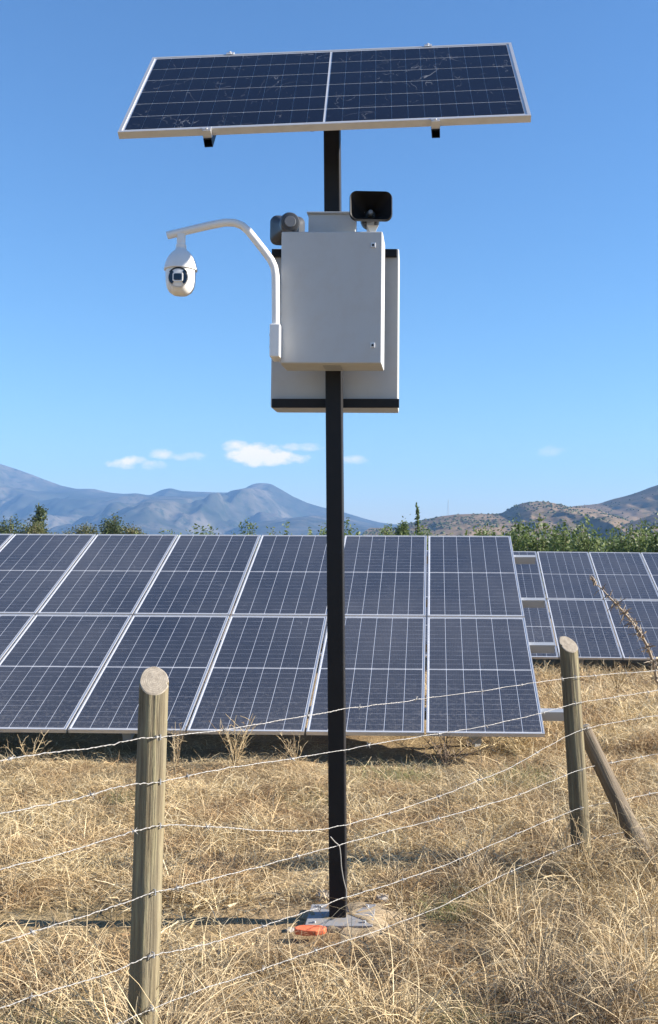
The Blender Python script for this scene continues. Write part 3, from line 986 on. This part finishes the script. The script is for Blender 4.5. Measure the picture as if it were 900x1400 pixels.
body = MB().lathe([(20.4 * K, 0), (20.6 * K, -8 * K), (20.2 * K, -18 * K), (18.6 * K, -26 * K), (15.0 * K, -32 * K), (9.5 * K, -35.6 * K), (0.001, -36.6 * K)], 36, Matrix.Translation(DC))
body.build('camera_body', m_white, cam_root, smooth='angle')
# face plate: shallow disc set in the front of the ball, slightly to the right as it looks at the viewer
FC = DC + Vector((1.2 * K, -18.2 * K, -15.4 * K))
FM = Matrix.Translation(FC) @ Matrix.Rotation(R(90), 4, 'X')
rim = MB().lathe([(11.6 * K, -3 * K), (14.2 * K, -3 * K), (14.2 * K, 1.7 * K), (13.5 * K, 2.0 * K), (13.2 * K, 1.2 * K)], 36, FM)
rim.build('face_rim', m_white, cam_root, smooth='angle')
fp = MB().lathe([(13.1 * K, 0.5 * K), (12.6 * K, 2.1 * K), (9 * K, 3.2 * K), (0.001, 3.6 * K)], 36, FM).build('face_plate', m_white, cam_root, smooth='angle')
brow = [(14.4 * K * math.cos(R(a_)), 14.4 * K * math.sin(R(a_))) for a_ in range(28, 153, 8)]
brow += [(12.9 * K * math.cos(R(a_)), 12.2 * K * math.sin(R(a_))) for a_ in range(148, 31, -8)]
MB().prism(brow, -1.0 * K, 2.6 * K, FM).build('face_slot', m_blackplastic, cam_root)
for s in (-1, 1):
    ir = []
    for a_ in np.linspace(-50, 50, 11):
        ir.append((s * 12.6 * K * math.cos(R(a_)), 12.4 * K * math.sin(R(a_))))
    for a_ in np.linspace(42, -42, 9):
        ir.append((s * 7.4 * K * math.cos(R(a_)), 9.4 * K * math.sin(R(a_))))
    if s < 0: ir = ir[::-1]
    MB().prism(ir, 1.2 * K, 4.0 * K, FM).build('infrared_window', m_lens, fp)
def rrect(hx, hy, r, n=5):
    out_ = []
    for cx, cy, a0 in ((hx - r, hy - r, 0), (-hx + r, hy - r, 90), (-hx + r, -hy + r, 180), (hx - r, -hy + r, 270)):
        for k in range(n + 1):
            a_ = R(a0 + 90 * k / n)
            out_.append((cx + r * math.cos(a_), cy + r * math.sin(a_)))
    return out_
MB().prism(rrect(7.2 * K, 6.6 * K, 2.8 * K), 2.5 * K, 5.0 * K, FM).build('lens_frame', m_white, fp, bevel=0.5 * K)
MB().prism(rrect(5.4 * K, 4.6 * K, 2.2 * K), 4.9 * K, 5.3 * K, FM).build('lens', m_lens, fp)

# --- horn loudspeakers
def horn(label, M, hx, hy, shell=None):
    root = thing('horn_speaker', label, 'loudspeaker', M)
    # mouth at local z=0 looking along +z, throat at z=-0.16
    n = 6
    st = [(1.0, 0.0), (0.985, 0.006), (0.95, 0.0), (0.80, -0.035), (0.55, -0.08), (0.34, -0.115), (0.24, -0.14)]
    ins = MB()
    rings = []
    for s, z in st:
        rad = min(hx, hy) * (0.42 + 0.45 * (1 - s))
        h1 = max(hx * s, 0.024); h2 = max(hy * s, 0.024)
        rings.append([(x, y, z) for x, y in rrect(h1, h2, min(rad, h1, h2) * 0.98, n)])
    m = len(rings[0])
    vs = [q for rg in rings for q in rg]
    fs = [(j * m + k, j * m + (k + 1) % m, (j + 1) * m + (k + 1) % m, (j + 1) * m + k) for j in range(len(rings) - 1) for k in range(m)]
    fs.append(tuple((len(rings) - 1) * m + k for k in range(m)))
    ins.add(vs, fs)
    # outer shell
    out_r = []
    for s, z in ((1.0, 0.0), (1.03, -0.008), (1.02, -0.022), (0.86, -0.045), (0.62, -0.09), (0.44, -0.13), (0.40, -0.16)):
        h1 = max(hx * s, 0.03); h2 = max(hy * s, 0.03)
        out_r.append([(x, y, z) for x, y in rrect(h1, h2, min(h1, h2) * 0.5 * (2 - s) * 0.95, n)])
    vs = [q for rg in out_r for q in rg]
    fs = [(j * m + k, (j + 1) * m + k, (j + 1) * m + (k + 1) % m, j * m + (k + 1) % m) for j in range(len(out_r) - 1) for k in range(m)]
    ins.add(vs, fs)
    ins.build('horn_flare', shell or m_blackplastic, root, smooth='angle', merge=True)
    MB().lathe([(0.001, -0.094), (0.010, -0.096), (0.015, -0.103), (0.016, -0.115), (0.016, -0.139)], 20).build('horn_plug', m_galv, root, smooth='angle')
    d = MB().lathe([(0.034, -0.158), (0.048, -0.162), (0.052, -0.175), (0.052, -0.245), (0.046, -0.258), (0.028, -0.262), (0.001, -0.262)], 24)
    d.build('driver', shell or m_blackplastic, root, smooth='angle')
    MB().lathe([(0.030, -0.262), (0.028, -0.268), (0.001, -0.268)], 20).build('driver_cap', m_greyplastic, root, smooth='angle')
    MB().box(-0.02, 0.02, -hy - 0.03, -hy * 0.35, -0.125, -0.121).build('bracket', m_galv, root)
    return root
def look(pos, d, up=Vector((0, 0, 1))):
    d = Vector(d).normalized()
    x = up.cross(d).normalized()
    y = d.cross(x)
    M = Matrix((x, y, d)).transposed().to_4x4()
    M.translation = pos
    return M
hp = at(507.5, 281, 5.12)
h1_ = horn('black horn loudspeaker facing forward above the right corner of the front cabinet', look((hp.x, 5.12, hp.z), (0.06, -1, 0.03)), 0.108, 0.076)
ft = MB()
fpz = BM.translation.z + bh
ft.box(hp.x - 0.028, hp.x + 0.028, 5.20, 5.25, fpz + 0.001, fpz + 0.005)
ft.prism([(-0.03, 0.0), (0.03, 0.0), (0.008, -0.05), (-0.008, -0.05)], 0, 0.004, Matrix.Translation((hp.x + 0.006, 5.215, fpz + 0.055)) @ Matrix.Rotation(R(90), 4, 'X'))
o = ft.build('foot_bracket', m_white, None)
o.parent = h1_
o.matrix_parent_inverse = h1_.matrix_world.inverted()
hd = Vector((-0.17, 0.97, 0.09)).normalized()
hp2 = at(397, 302.5, 5.18) + hd * 0.268
h2_ = horn('black horn loudspeaker facing away behind the left corner of the front cabinet', look(hp2, hd), 0.092, 0.078, paint('dark_grey_plastic', (0.045, 0.048, 0.055), 0.4, spec=0.5))

# ------------------------------------------------------------------ fence
YL, YR = 3.85, 6.40
XL, XR = at(204, 1100, YL).x, at(788, 1000, YR).x
fdir = Vector((XR - XL, YR - YL, 0)).normalized()
fnor = Vector((fdir.y, -fdir.x, 0))              # towards the viewer
fence = thing('wire_fence', 'wire fence with two weathered round timber posts and six slack strands', 'fence')
fence.location = (XL, YL, 0)
fo = Vector(fence.location)
def fence_pt(px, py, off=0.0):
    """point of the vertical fence plane on a sight line"""
    v = at(px, py, 1.0) - Vector((0, 0, CAM_Z))
    p0 = Vector((XL, YL, 0)) + fnor * off
    k = p0.dot(fnor) / Vector((v.x, v.y, 0)).dot(fnor)
    return Vector((v.x * k, v.y * k, CAM_Z + v.z * k))
def wood_post(label, p_top, p_bot, r0, r1, cut, seed, crack_th, mat=m_post, name='fence_post', seg=72, capmat=m_endgrain):
    """round post with an oblique sawn top; cut = unit direction the sawn face looks towards"""
    r = random.Random(seed)
    p_top, p_bot = Vector(p_top), Vector(p_bot)
    ax = (p_top - p_bot)
    L = ax.length
    M = look(p_bot, ax, Vector((0, 1, 0)))
    M = Matrix.Translation(p_bot) @ ax.to_track_quat('Z', 'Y').to_matrix().to_4x4()
    ph = [r.uniform(0, 6.28) for _ in range(6)]
    cutl = (M.to_3x3().inverted() @ Vector(cut)).normalized()
    vs, fs = [], []
    ny = 26
    def rad(th, z):
        q = r1 + (r0 - r1) * z / L
        q *= 1 + 0.025 * math.sin(2 * th + ph[0] + z * 0.8) + 0.018 * math.sin(3 * th + ph[1] - z * 1.7) + 0.010 * math.sin(7 * th + ph[2] + z * 2.3)
        d = (th - crack_th - 0.10 * math.sin(z * 3 + ph[3]) + math.pi) % (2 * math.pi) - math.pi
        q -= r0 * 0.20 * math.exp(-(d / 0.06) ** 2)
        return q
    for j in range(ny + 1):
        for k in range(seg):
            th = 2 * math.pi * k / seg
            z = L * j / ny
            q = rad(th, z)
            x, y = q * math.cos(th), q * math.sin(th)
            ztop = L - (cutl.x * x + cutl.y * y) / cutl.z
            vs.append(Vector((x, y, min(z, 1e9) if j < ny else ztop)) if j < ny - 3 else Vector((x, y, L * (ny - 3) / ny + (ztop - L * (ny - 3) / ny) * (j - ny + 3) / 3)))
    for j in range(ny):
        for k in range(seg):
            k2 = (k + 1) % seg
            fs.append((j * seg + k, j * seg + k2, (j + 1) * seg + k2, (j + 1) * seg + k))
    mb_ = MB().add(vs, fs)
    o = mb_.build(name, mat, fence, smooth=True)
    o.matrix_world = Matrix.Translation(-fo) @ M
    o.matrix_local = Matrix.Translation(-fo) @ M
    o['label'] = label
    top = [Vector(q) for q in vs[ny * seg:]]
    c = Vector((0, 0, L))
    rings = [top] + [[c + (q - c) * s for q in top] for s in (0.93, 0.6, 0.25)]
    n_in = cutl
    for j, dz in enumerate((0.0, 0.0025, 0.003, 0.0035)):
        rings[j] = [q + n_in * dz for q in rings[j]]
    vv = [q for rg in rings for q in rg] + [c + n_in * 0.0035]
    ff = [(j * seg + k, j * seg + (k + 1) % seg, (j + 1) * seg + (k + 1) % seg, (j + 1) * seg + k) for j in range(3) for k in range(seg)]
    ff += [(3 * seg + k, 3 * seg + (k + 1) % seg, 4 * seg) for k in range(seg)]
    MB().add(vv, ff).build('sawn_top', capmat, o)
    return o
topL = at(211, 931, YL); botL = at(195.5, 1400, YL)
dirL = (topL - botL)
botL = topL - dirL * (1.75 / dirL.z)
wood_post('nearer thick weathered post with obliquely sawn top', topL, botL, 0.0535, 0.0565, (0.26, -0.60, 0.75), 3, R(-84))
topR = at(777, 881, YR); botR = at(797, 1186, YR)
dirR = topR - botR
botR = topR - dirR * (1.75 / dirR.z)
wood_post('farther tapering post leaning left with a brace behind', topR, botR, 0.058, 0.063, (0.24, -0.56, 0.79), 8, R(-60))
bt, bb = at(801, 1003, 6.52), at(893, 1196, 6.45)
ex = (bt - bb).normalized()
wood_post('brown leaning brace log propped against the farther post', bt + ex * 0.05, bb - ex * 0.25, 0.046, 0.060, (-0.3, 0.1, 0.95), 12, R(-60), m_brace, 'brace_log', 24)

def spline(pts, n):
    out_ = []
    P_ = [pts[0] * 2 - pts[1]] + pts + [pts[-1] * 2 - pts[-2]]
    for i in range(1, len(P_) - 2):
        for k in range(n):
            s = k / n
            a_, b_, c_, d_ = P_[i - 1], P_[i], P_[i + 1], P_[i + 2]
            out_.append(0.5 * (2 * b_ + (c_ - a_) * s + (2 * a_ - 5 * b_ + 4 * c_ - d_) * s * s + (3 * b_ - a_ - 3 * c_ + d_) * s ** 3))
    out_.append(P_[-2])
    return out_
OFFW = 0.060
wires = [
    [(-120, 1062), (0, 1040), (70, 1029), (138, 1021), (187, 1010), (218, 1008), (227, 1007), (307, 998), (390, 984), (480, 968), (540, 961), (600, 952), (670, 943), (733, 933), (787, 926), (840, 921), (897, 917), (1000, 908)],
    [(-120, 1146), (0, 1113), (95, 1094), (150, 1079), (187, 1072), (218, 1069), (300, 1052), (375, 1041), (450, 1029), (530, 1014), (600, 1003), (665, 992), (743, 974), (785, 962), (840, 953), (900, 944), (1000, 930)],
    [(-120, 1225), (0, 1189), (70, 1171), (143, 1149), (190, 1135), (218, 1129), (260, 1129), (310, 1132), (380, 1136), (450, 1132), (520, 1115), (600, 1089), (655, 1067), (700, 1048), (750, 1020), (795, 998), (845, 987), (900, 978), (1000, 962)],
    [(-120, 1335), (0, 1290), (65, 1268), (133, 1247), (180, 1231), (212, 1220), (250, 1212), (300, 1199), (380, 1178), (462, 1156), (530, 1137), (600, 1119), (700, 1090), (750, 1070), (795, 1052), (845, 1041), (900, 1031), (1000, 1015)],
    [(-120, 1420), (0, 1378), (80, 1352), (150, 1331), (185, 1315), (210, 1306), (255, 1297), (300, 1286), (360, 1266), (420, 1246), (475, 1226), (529, 1210), (600, 1186), (680, 1152), (750, 1122), (795, 1105), (850, 1094), (900, 1083), (1000, 1064)],
    [(-120, 1490), (0, 1450), (100, 1420), (170, 1396), (208, 1379), (300, 1345), (370, 1321), (432, 1299), (517, 1272), (600, 1240), (660, 1210), (720, 1182), (792, 1152), (850, 1138), (900, 1128), (1000, 1105)],
]
wire_pts = []
for wi, wpx in enumerate(wires):
    pts = spline([fence_pt(x, y, OFFW) for x, y in wpx], 6)
    r = random.Random(wi)
    pts = [p + Vector((0, 0, r.uniform(-1, 1) * 0.0022)) + fnor * r.uniform(-1, 1) * 0.002 for p in pts]
    wire_pts.append(pts)
    mb_ = MB().tube([p - fo for p in pts], 0.0014, 6)
    # second strand twisted round the first, and little barbs
    dense = spline(pts, 4)
    tw, acc = [], 0.0
    for i, p in enumerate(dense):
        if i: acc += (p - dense[i - 1]).length
        tw.append(p - fo + Vector((0, 0, 1)) * 0.0022 * math.cos(acc * 170) + fnor * 0.0022 * math.sin(acc * 170))
    mb_.tube(tw, 0.0010, 4)
    acc, nxt = 0.0, r.uniform(0.05, 0.4)
    for i in range(1, len(pts) - 1):
        acc += (pts[i] - pts[i - 1]).length
        if acc > nxt:
            nxt = acc + r.uniform(0.30, 0.62)
            q = pts[i] - fo
            for s in range(3):
                dv = (Vector((r.uniform(-1, 1), r.uniform(-1, 1), r.uniform(-1, 1)))).normalized() * 0.016
                mb_.tube([q - dv, q + dv], 0.0011, 4)
            mb_.tube([q - fdir * 0.006, q + fdir * 0.006], 0.0045, 6)
    mb_.build('wire', m_wire, fence, smooth=True)
# tie wire dangling from the fourth strand past the pole, and staples on the posts
tie = spline([fence_pt(x, y, OFFW + 0.006) for x, y in ((452, 1144), (458, 1151), (464, 1157), (466, 1170), (467, 1185), (470, 1203), (474, 1219), (473, 1228))], 5)
MB().tube([p - fo for p in tie], 0.0022, 6).build('tie_wire', m_wire, fence, smooth=True)
for wpx, (a_, b_) in zip(wires, ((219, 787), (219, 787), (219, 795), (212, 795), (210, 795), (208, 792))):
    for px in (a_, b_):
        yv = np.interp(px, [q[0] for q in wpx], [q[1] for q in wpx])
        c = fence_pt(px, yv, OFFW) - fo
        st = [c + Vector((0, 0, 0.010)) - fnor * 0.012, c + Vector((0, 0, 0.009)) + fnor * 0.003, c + Vector((0, 0, -0.009)) + fnor * 0.003, c + Vector((0, 0, -0.010)) - fnor * 0.012]
        MB().tube(st, 0.0019, 5).build('staple', m_galv, fence)

# ------------------------------------------------------------------ grass
def blades(n, sample, lmin, lmax, wmin, wmax, el0, el1, seg, droop, seed, curl=0.5):
    r = np.random.default_rng(seed)
    x, y, sc = sample(n, r)
    n = len(x)
    L = r.uniform(lmin, lmax, n) * sc
    wd = r.uniform(wmin, wmax, n) * 0.5 * np.sqrt(sc)
    az = r.uniform(0, 2 * np.pi, n)
    el = np.radians(r.uniform(el0, el1, n))
    dr = np.radians(r.uniform(*droop, n))
    cu = r.normal(size=n) * curl
    p = np.stack([x, y, ground_z(x, y) + r.uniform(0, 0.035, n)], 1)
    az_w = az + np.pi / 2 + r.normal(size=n) * 0.5
    tw = r.uniform(-0.8, 0.8, n)
    wv = np.stack([np.cos(az_w) * np.cos(tw), np.sin(az_w) * np.cos(tw), np.sin(tw)], 1)
    V = np.empty((n, seg + 1, 2, 3), np.float32)
    for s in range(seg + 1):
        f = s / seg
        ww = (wd * (1 - 0.75 * f))[:, None] * wv
        V[:, s, 0] = p - ww
        V[:, s, 1] = p + ww
        d = np.stack([np.cos(el) * np.cos(az), np.cos(el) * np.sin(az), np.sin(el)], 1)
        p = p + d * (L / seg)[:, None]
        gz = ground_z(p[:, 0], p[:, 1]) + 0.012
        p[:, 2] = np.maximum(p[:, 2], gz)
        el = el - dr / seg
        az = az + cu / seg
    base = (np.arange(n) * (seg + 1) * 2)[:, None]
    F = np.concatenate([base + np.array([[2 * s, 2 * s + 1, 2 * s + 3, 2 * s + 2]]) for s in range(seg)], 0)
    return V.reshape(-1, 3), F

def join(parts):
    vs, fs, o_ = [], [], 0
    for v_, f_ in parts:
        vs.append(v_); fs.append(f_ + o_); o_ += len(v_)
    return np.concatenate(vs), np.concatenate(fs)

def clear(x, y):
    """how open the ground is: the soil round the pole foot and under the arrays"""
    d = np.sqrt(((x + 0.40) / 1.35) ** 2 + ((y - 5.42) / 0.75) ** 2)
    c = np.clip((d - 0.30) / 0.25, 0.07, 1)
    strip = np.exp(-((y - 5.42 + 0.03 * x) / 0.30) ** 2) * (x < -0.2) * np.clip((x + 3.6) / 0.8, 0, 1)
    c = c * (1 - 0.93 * strip)
    loc = (x - 1.1) * 0.02 + y
    under = (loc > 8.95) & (loc < 13.2) & (x < 1.0)
    c = np.where(under, c * 0.10, c)
    return c

def near_sampler(n, r):
    y = 3.3 + (10.6 - 3.3) * r.random(n) ** 0.85
    xl = (-60 - PPX) / FPX * y - 0.5
    xr = (960 - PPX) / FPX * y + 0.6
    x = xl + (xr - xl) * r.random(n)
    d = fbm(x * 1.7 + 3, y * 1.7, 3)
    c = clear(x, y)
    keep = r.random(n) < (0.25 + 1.5 * np.clip(d - 0.25, 0, 1)) * c
    x, y, d = x[keep], y[keep], d[keep]
    sc = 0.75 + 0.9 * np.clip(d - 0.3, 0, 0.5)
    sc = sc * np.where((y > 8.2) & (y < 13) & (x < 0.6), 0.55, 1.0)
    return x, y, sc
def far_sampler(n, r):
    y = 9.5 + 11 * r.random(n) ** 1.1
    xl = 0.2 + 0 * y
    xr = (960 - PPX) / FPX * y + 1.2
    x = xl + (xr - xl) * r.random(n)
    d = fbm(x * 1.1 + 3, y * 1.1, 3)
    M2i = (y > 17.0)
    keep = (r.random(n) < (0.3 + 1.4 * np.clip(d - 0.25, 0, 1)) * clear(x, y)) & ~M2i
    return x[keep], y[keep], 0.8 + 0.8 * np.clip(d[keep] - 0.3, 0, 0.5)
def clumps(cs):
    def f(n, r):
        k = r.integers(0, len(cs), n)
        c = np.array(cs)
        rad = c[k, 2] * np.sqrt(r.random(n))
        th = r.uniform(0, 6.283, n)
        x = c[k, 0] + rad * np.cos(th); y = c[k, 1] + rad * np.sin(th)
        return x, y, c[k, 3] * r.uniform(0.7, 1.15, n)
    return f
def gpt(px, py):
    Y = CAM_Z * FPX / (py - HORIZON)
    p = at(px, py, Y)
    return p.x, Y

gr_parts = [blades(150000, near_sampler, 0.08, 0.24, 0.0028, 0.0055, 0, 38, 2, (0, 50), 21),
            blades(70000, near_sampler, 0.14, 0.34, 0.0026, 0.0050, 10, 60, 3, (30, 120), 22, 0.8),
            blades(26000, near_sampler, 0.025, 0.075, 0.008, 0.018, 0, 28, 1, (0, 30), 26, 0.2),
            blades(16000, near_sampler, 0.10, 0.30, 0.0055, 0.0095, 0, 45, 3, (0, 70), 25, 0.9),
            blades(26000, near_sampler, 0.06, 0.15, 0.0025, 0.0045, 40, 85, 2, (0, 60), 23),
            blades(90000, far_sampler, 0.12, 0.34, 0.006, 0.011, 5, 60, 2, (20, 80), 24)]
V_, F_ = join(gr_parts)
o = link('dry_grass', raw_mesh('dry_grass', V_, F_, m_grass))
tag(o, 'matted dry straw coloured grass covering the field', 'grass', kind='stuff')

# longer tangled stalks in clumps
cl_list = []
def far_from_foot(x, y):
    return math.hypot((x + 0.36) / 1.3, (y - 5.4) / 0.8) > 0.5
rc = random.Random(4)
for _ in range(46):
    px, py = rc.uniform(430, 900), rc.uniform(1180, 1420)
    x, y = gpt(px, py)
    if far_from_foot(x, y):
        cl_list.append((x, y, rc.uniform(0.05, 0.16), rc.uniform(0.6, 1.05)))
for _ in range(14):
    x, y = gpt(rc.uniform(0, 420), rc.uniform(1290, 1440))
    cl_list.append((x, y, rc.uniform(0.05, 0.14), rc.uniform(0.5, 0.85)))
for px, py in ((770, 1185), (800, 1200), (830, 1190), (860, 1170), (880, 1195), (845, 1215), (900, 1160), (760, 1150), (735, 1130), (205, 1440), (180, 1440)):
    x, y = gpt(px, py)
    cl_list.append((x, y, 0.14, 1.05))
for px, py in ((150, 1400), (260, 1395), (330, 1420), (420, 1400), (500, 1390), (570, 1420), (660, 1400), (740, 1380), (820, 1400), (880, 1370), (700, 1290), (850, 1290), (560, 1290), (60, 1390), (890, 1250)):
    x, y = gpt(px, py)
    cl_list.append((x, y, 0.10, 1.0))
for _ in range(8):
    cl_list += [(-0.96, 3.66, 0.14, 1.35), (-0.90, 3.74, 0.10, 1.15)]
for _ in range(2):
    cl_list += [(1.02, 6.2, 0.15, 1.1), (1.55, 6.3, 0.25, 1.1)]
st_parts = [blades(7600, clumps(cl_list), 0.22, 0.62, 0.0034, 0.0062, 35, 88, 6, (40, 150), 31, 0.9),
            blades(1500, near_sampler, 0.25, 0.6, 0.003, 0.0058, 5, 65, 6, (20, 110), 32, 0.9)]
V_, F_ = join(st_parts)
o = link('dry_stalks', raw_mesh('dry_stalks', V_, F_, m_stalk))
tag(o, 'long tangled pale dry stalks standing over the matted grass', 'grass', kind='stuff')

gl = []
for px, py, rad, s in ((60, 1412, 0.16, 0.6), (20, 1405, 0.14, 0.5), (640, 1400, 0.16, 0.6), (600, 1395, 0.12, 0.5), (720, 1065, 0.22, 0.7), (700, 1075, 0.2, 0.6),
                       (172, 1092, 0.12, 0.5), (520, 1058, 0.3, 0.6), (560, 1062, 0.25, 0.55), (420, 1085, 0.3, 0.45), (650, 1215, 0.2, 0.5), (610, 1240, 0.15, 0.5)):
    x, y = gpt(px, py)
    gl.append((x, y, rad, s))
V_, F_ = blades(2600, clumps(gl), 0.14, 0.36, 0.0028, 0.005, 30, 85, 4, (30, 110), 33, 0.6)
o = link('green_grass', raw_mesh('green_grass', V_, F_, m_greengrass))
tag(o, 'faded green tufts growing through the dry straw', 'grass', kind='stuff')

# ------------------------------------------------------------------ dead weeds
def weed(name, label, base, h, n, spread, seed, mat, lean_=(0, 0), rad=0.004, twigs=5):
    r = random.Random(seed)
    root = thing(name, label, 'plant')
    root.location = base
    st, tw = MB(), MB()
    for k in range(n):
        a_ = r.uniform(0, 6.28)
        sp = spread * r.uniform(0.3, 1.0)
        hh = h * r.uniform(0.55, 1.0)
        tip = Vector((sp * math.cos(a_) + lean_[0] * hh, sp * math.sin(a_) + lean_[1] * hh, hh))
        pts = []
        for s in np.linspace(0, 1, 7):
            q = Vector((tip.x * s ** 1.3, tip.y * s ** 1.3, hh * (s - 0.12 * s * s * s)))
            pts.append(q + Vector((r.uniform(-1, 1), r.uniform(-1, 1), r.uniform(-.5, .5))) * 0.02 * h * s)
        st.tube(pts, [rad * (1 - 0.7 * i / 6) for i in range(7)], 5)
        for _ in range(twigs):
            i = r.randrange(2, 6)
            p = pts[i]
            d = Vector((r.uniform(-1, 1), r.uniform(-1, 1), r.uniform(-0.1, 1))).normalized() * h * r.uniform(0.08, 0.24)
            mid = p + d * 0.5 + Vector((0, 0, r.uniform(-0.02, 0.03)))
            tw.tube([p, mid, p + d], [rad * 0.55, rad * 0.42, rad * 0.25], 4)
            if r.random() < 0.5:
                tw.tube([mid, mid + Vector((r.uniform(-1, 1), r.uniform(-1, 1), r.uniform(-.2, 1))) * h * 0.07], [rad * 0.35, rad * 0.2], 3)
    tag(st.build('stem', mat, root), kind='stuff')
    tag(tw.build('twig', mat, root), kind='stuff')
    return root
def gbase(px, Y):
    x = at(px, 1000, Y).x
    return (x, Y, float(ground_z(x, Y)) - 0.02)
weed('dry_weed', 'bristly straw coloured weed clump under the array edge left of the pole', gbase(322, 8.85), 0.55, 16, 0.24, 1, m_stalk)
weed('dry_weed', 'sparse curling dry weed under the array left of the near post', gbase(40, 8.8), 0.42, 9, 0.30, 2, m_stalk)
weed('dry_weed', 'thin upright dry weed against the dark gap right of the near post', gbase(240, 8.6), 0.60, 8, 0.16, 3, m_stalk)
weed('dead_bush', 'dark dead twiggy bush on the ground below the array right of the pole', gbase(610, 9.0), 0.36, 13, 0.55, 4, m_twig, (0.1, 0), 0.006, 8)
weed('dry_weed', 'dry weed clump leaning close left of the pole by the array', gbase(405, 8.9), 0.40, 10, 0.25, 5, m_stalk)
weed('dry_weed', 'pale dry weed sprouting at the bottom edge of the farther array', gbase(845, 14.6), 0.62, 12, 0.35, 6, m_stalk, (0, 0), 0.007)
weed('dead_bush', 'tangled dead brush heaped under the brace log at right', (1.62, 6.25, -0.08), 0.40, 22, 0.42, 7, m_twig, (-0.1, 0), 0.0045, 8)
weed('dry_weed', 'dry weed tangle by the bottom of the farther post', (1.0, 6.15, -0.06), 0.45, 18, 0.32, 9, m_stalk, (0, 0), 0.0035, 6)

# long leaning dead stalk in front of the farther array
root = thing('dead_stalk', 'long leaning dead seed stalk in front of the farther array', 'plant')
YS = 14.3
spx = [(906, 952), (898, 930), (893, 905), (886, 885), (876, 866), (866, 852), (854, 838), (843, 826), (832, 815), (822, 804), (814, 798)]
sp_ = [at(x, y, YS - 0.06 * i) for i, (x, y) in enumerate(spx)]
root.location = (sp_[0].x, sp_[0].y, sp_[0].z)
r0_ = Vector(root.location)
MB().tube([p - r0_ for p in sp_], [0.023, 0.022, 0.021, 0.020, 0.018, 0.016, 0.014, 0.012, 0.010, 0.008, 0.006], 7).build('stem', m_deadstalk, root, smooth=True)
tw = MB()
r = random.Random(9)
for i in range(1, 11):
    dens = 15 if 1 < i < 8 else (9 if i == 10 else 3)
    for _ in range(dens):
        p = sp_[i] - r0_ + Vector((r.uniform(-1, 1), r.uniform(-1, 1), r.uniform(-1, 1))) * 0.03
        d = Vector((r.uniform(-0.9, 0.6), r.uniform(-0.8, 0.8), r.uniform(-0.9, 0.9))).normalized() * r.uniform(0.05, 0.17)
        if i == 10: d = Vector((r.uniform(-0.9, 0.2), r.uniform(-0.3, 0.3), r.uniform(0.3, 1))).normalized() * 0.11
        tw.tube([p, p + d * 0.5 + Vector((0, 0, 0.01)), p + d], [0.008, 0.006, 0.003], 4)
tag(tw.build('twig', m_deadstalk, root), kind='stuff')
sv = MB()
for _ in range(70):
    i = r.randrange(1, 8)
    p = sp_[i] - r0_ + Vector((r.uniform(-1, 1) * 0.07, r.uniform(-1, 1) * 0.06, r.uniform(-1, 1) * 0.07))
    a_, b_ = [Vector((r.uniform(-1, 1), r.uniform(-1, 1), r.uniform(-1, 1))).normalized() * 0.03 for _ in range(2)]
    sv.add([p - a_, p - b_ * 0.5, p + a_, p + b_ * 0.5], [(0, 1, 2, 3)])
tag(sv.build('shrivelled_leaf', m_stalk, root), kind='stuff')

# ------------------------------------------------------------------ haze
m_haze, t, out = new_mat('haze')
pv = t.n('ShaderNodeVolumePrincipled')
pv.inputs['Color'].default_value = (0.28, 0.54, 1.0, 1.0)
pv.inputs['Density'].default_value = 0.00009
pv.inputs['Anisotropy'].default_value = 0.0
t.link(pv.outputs[0], out.inputs['Volume'])
o = MB().box(-9000, 9000, -600, 9000, -75, 560).build('haze', m_haze)
tag(o, 'thin blue haze in the air over the field and hills', 'haze', kind='stuff')
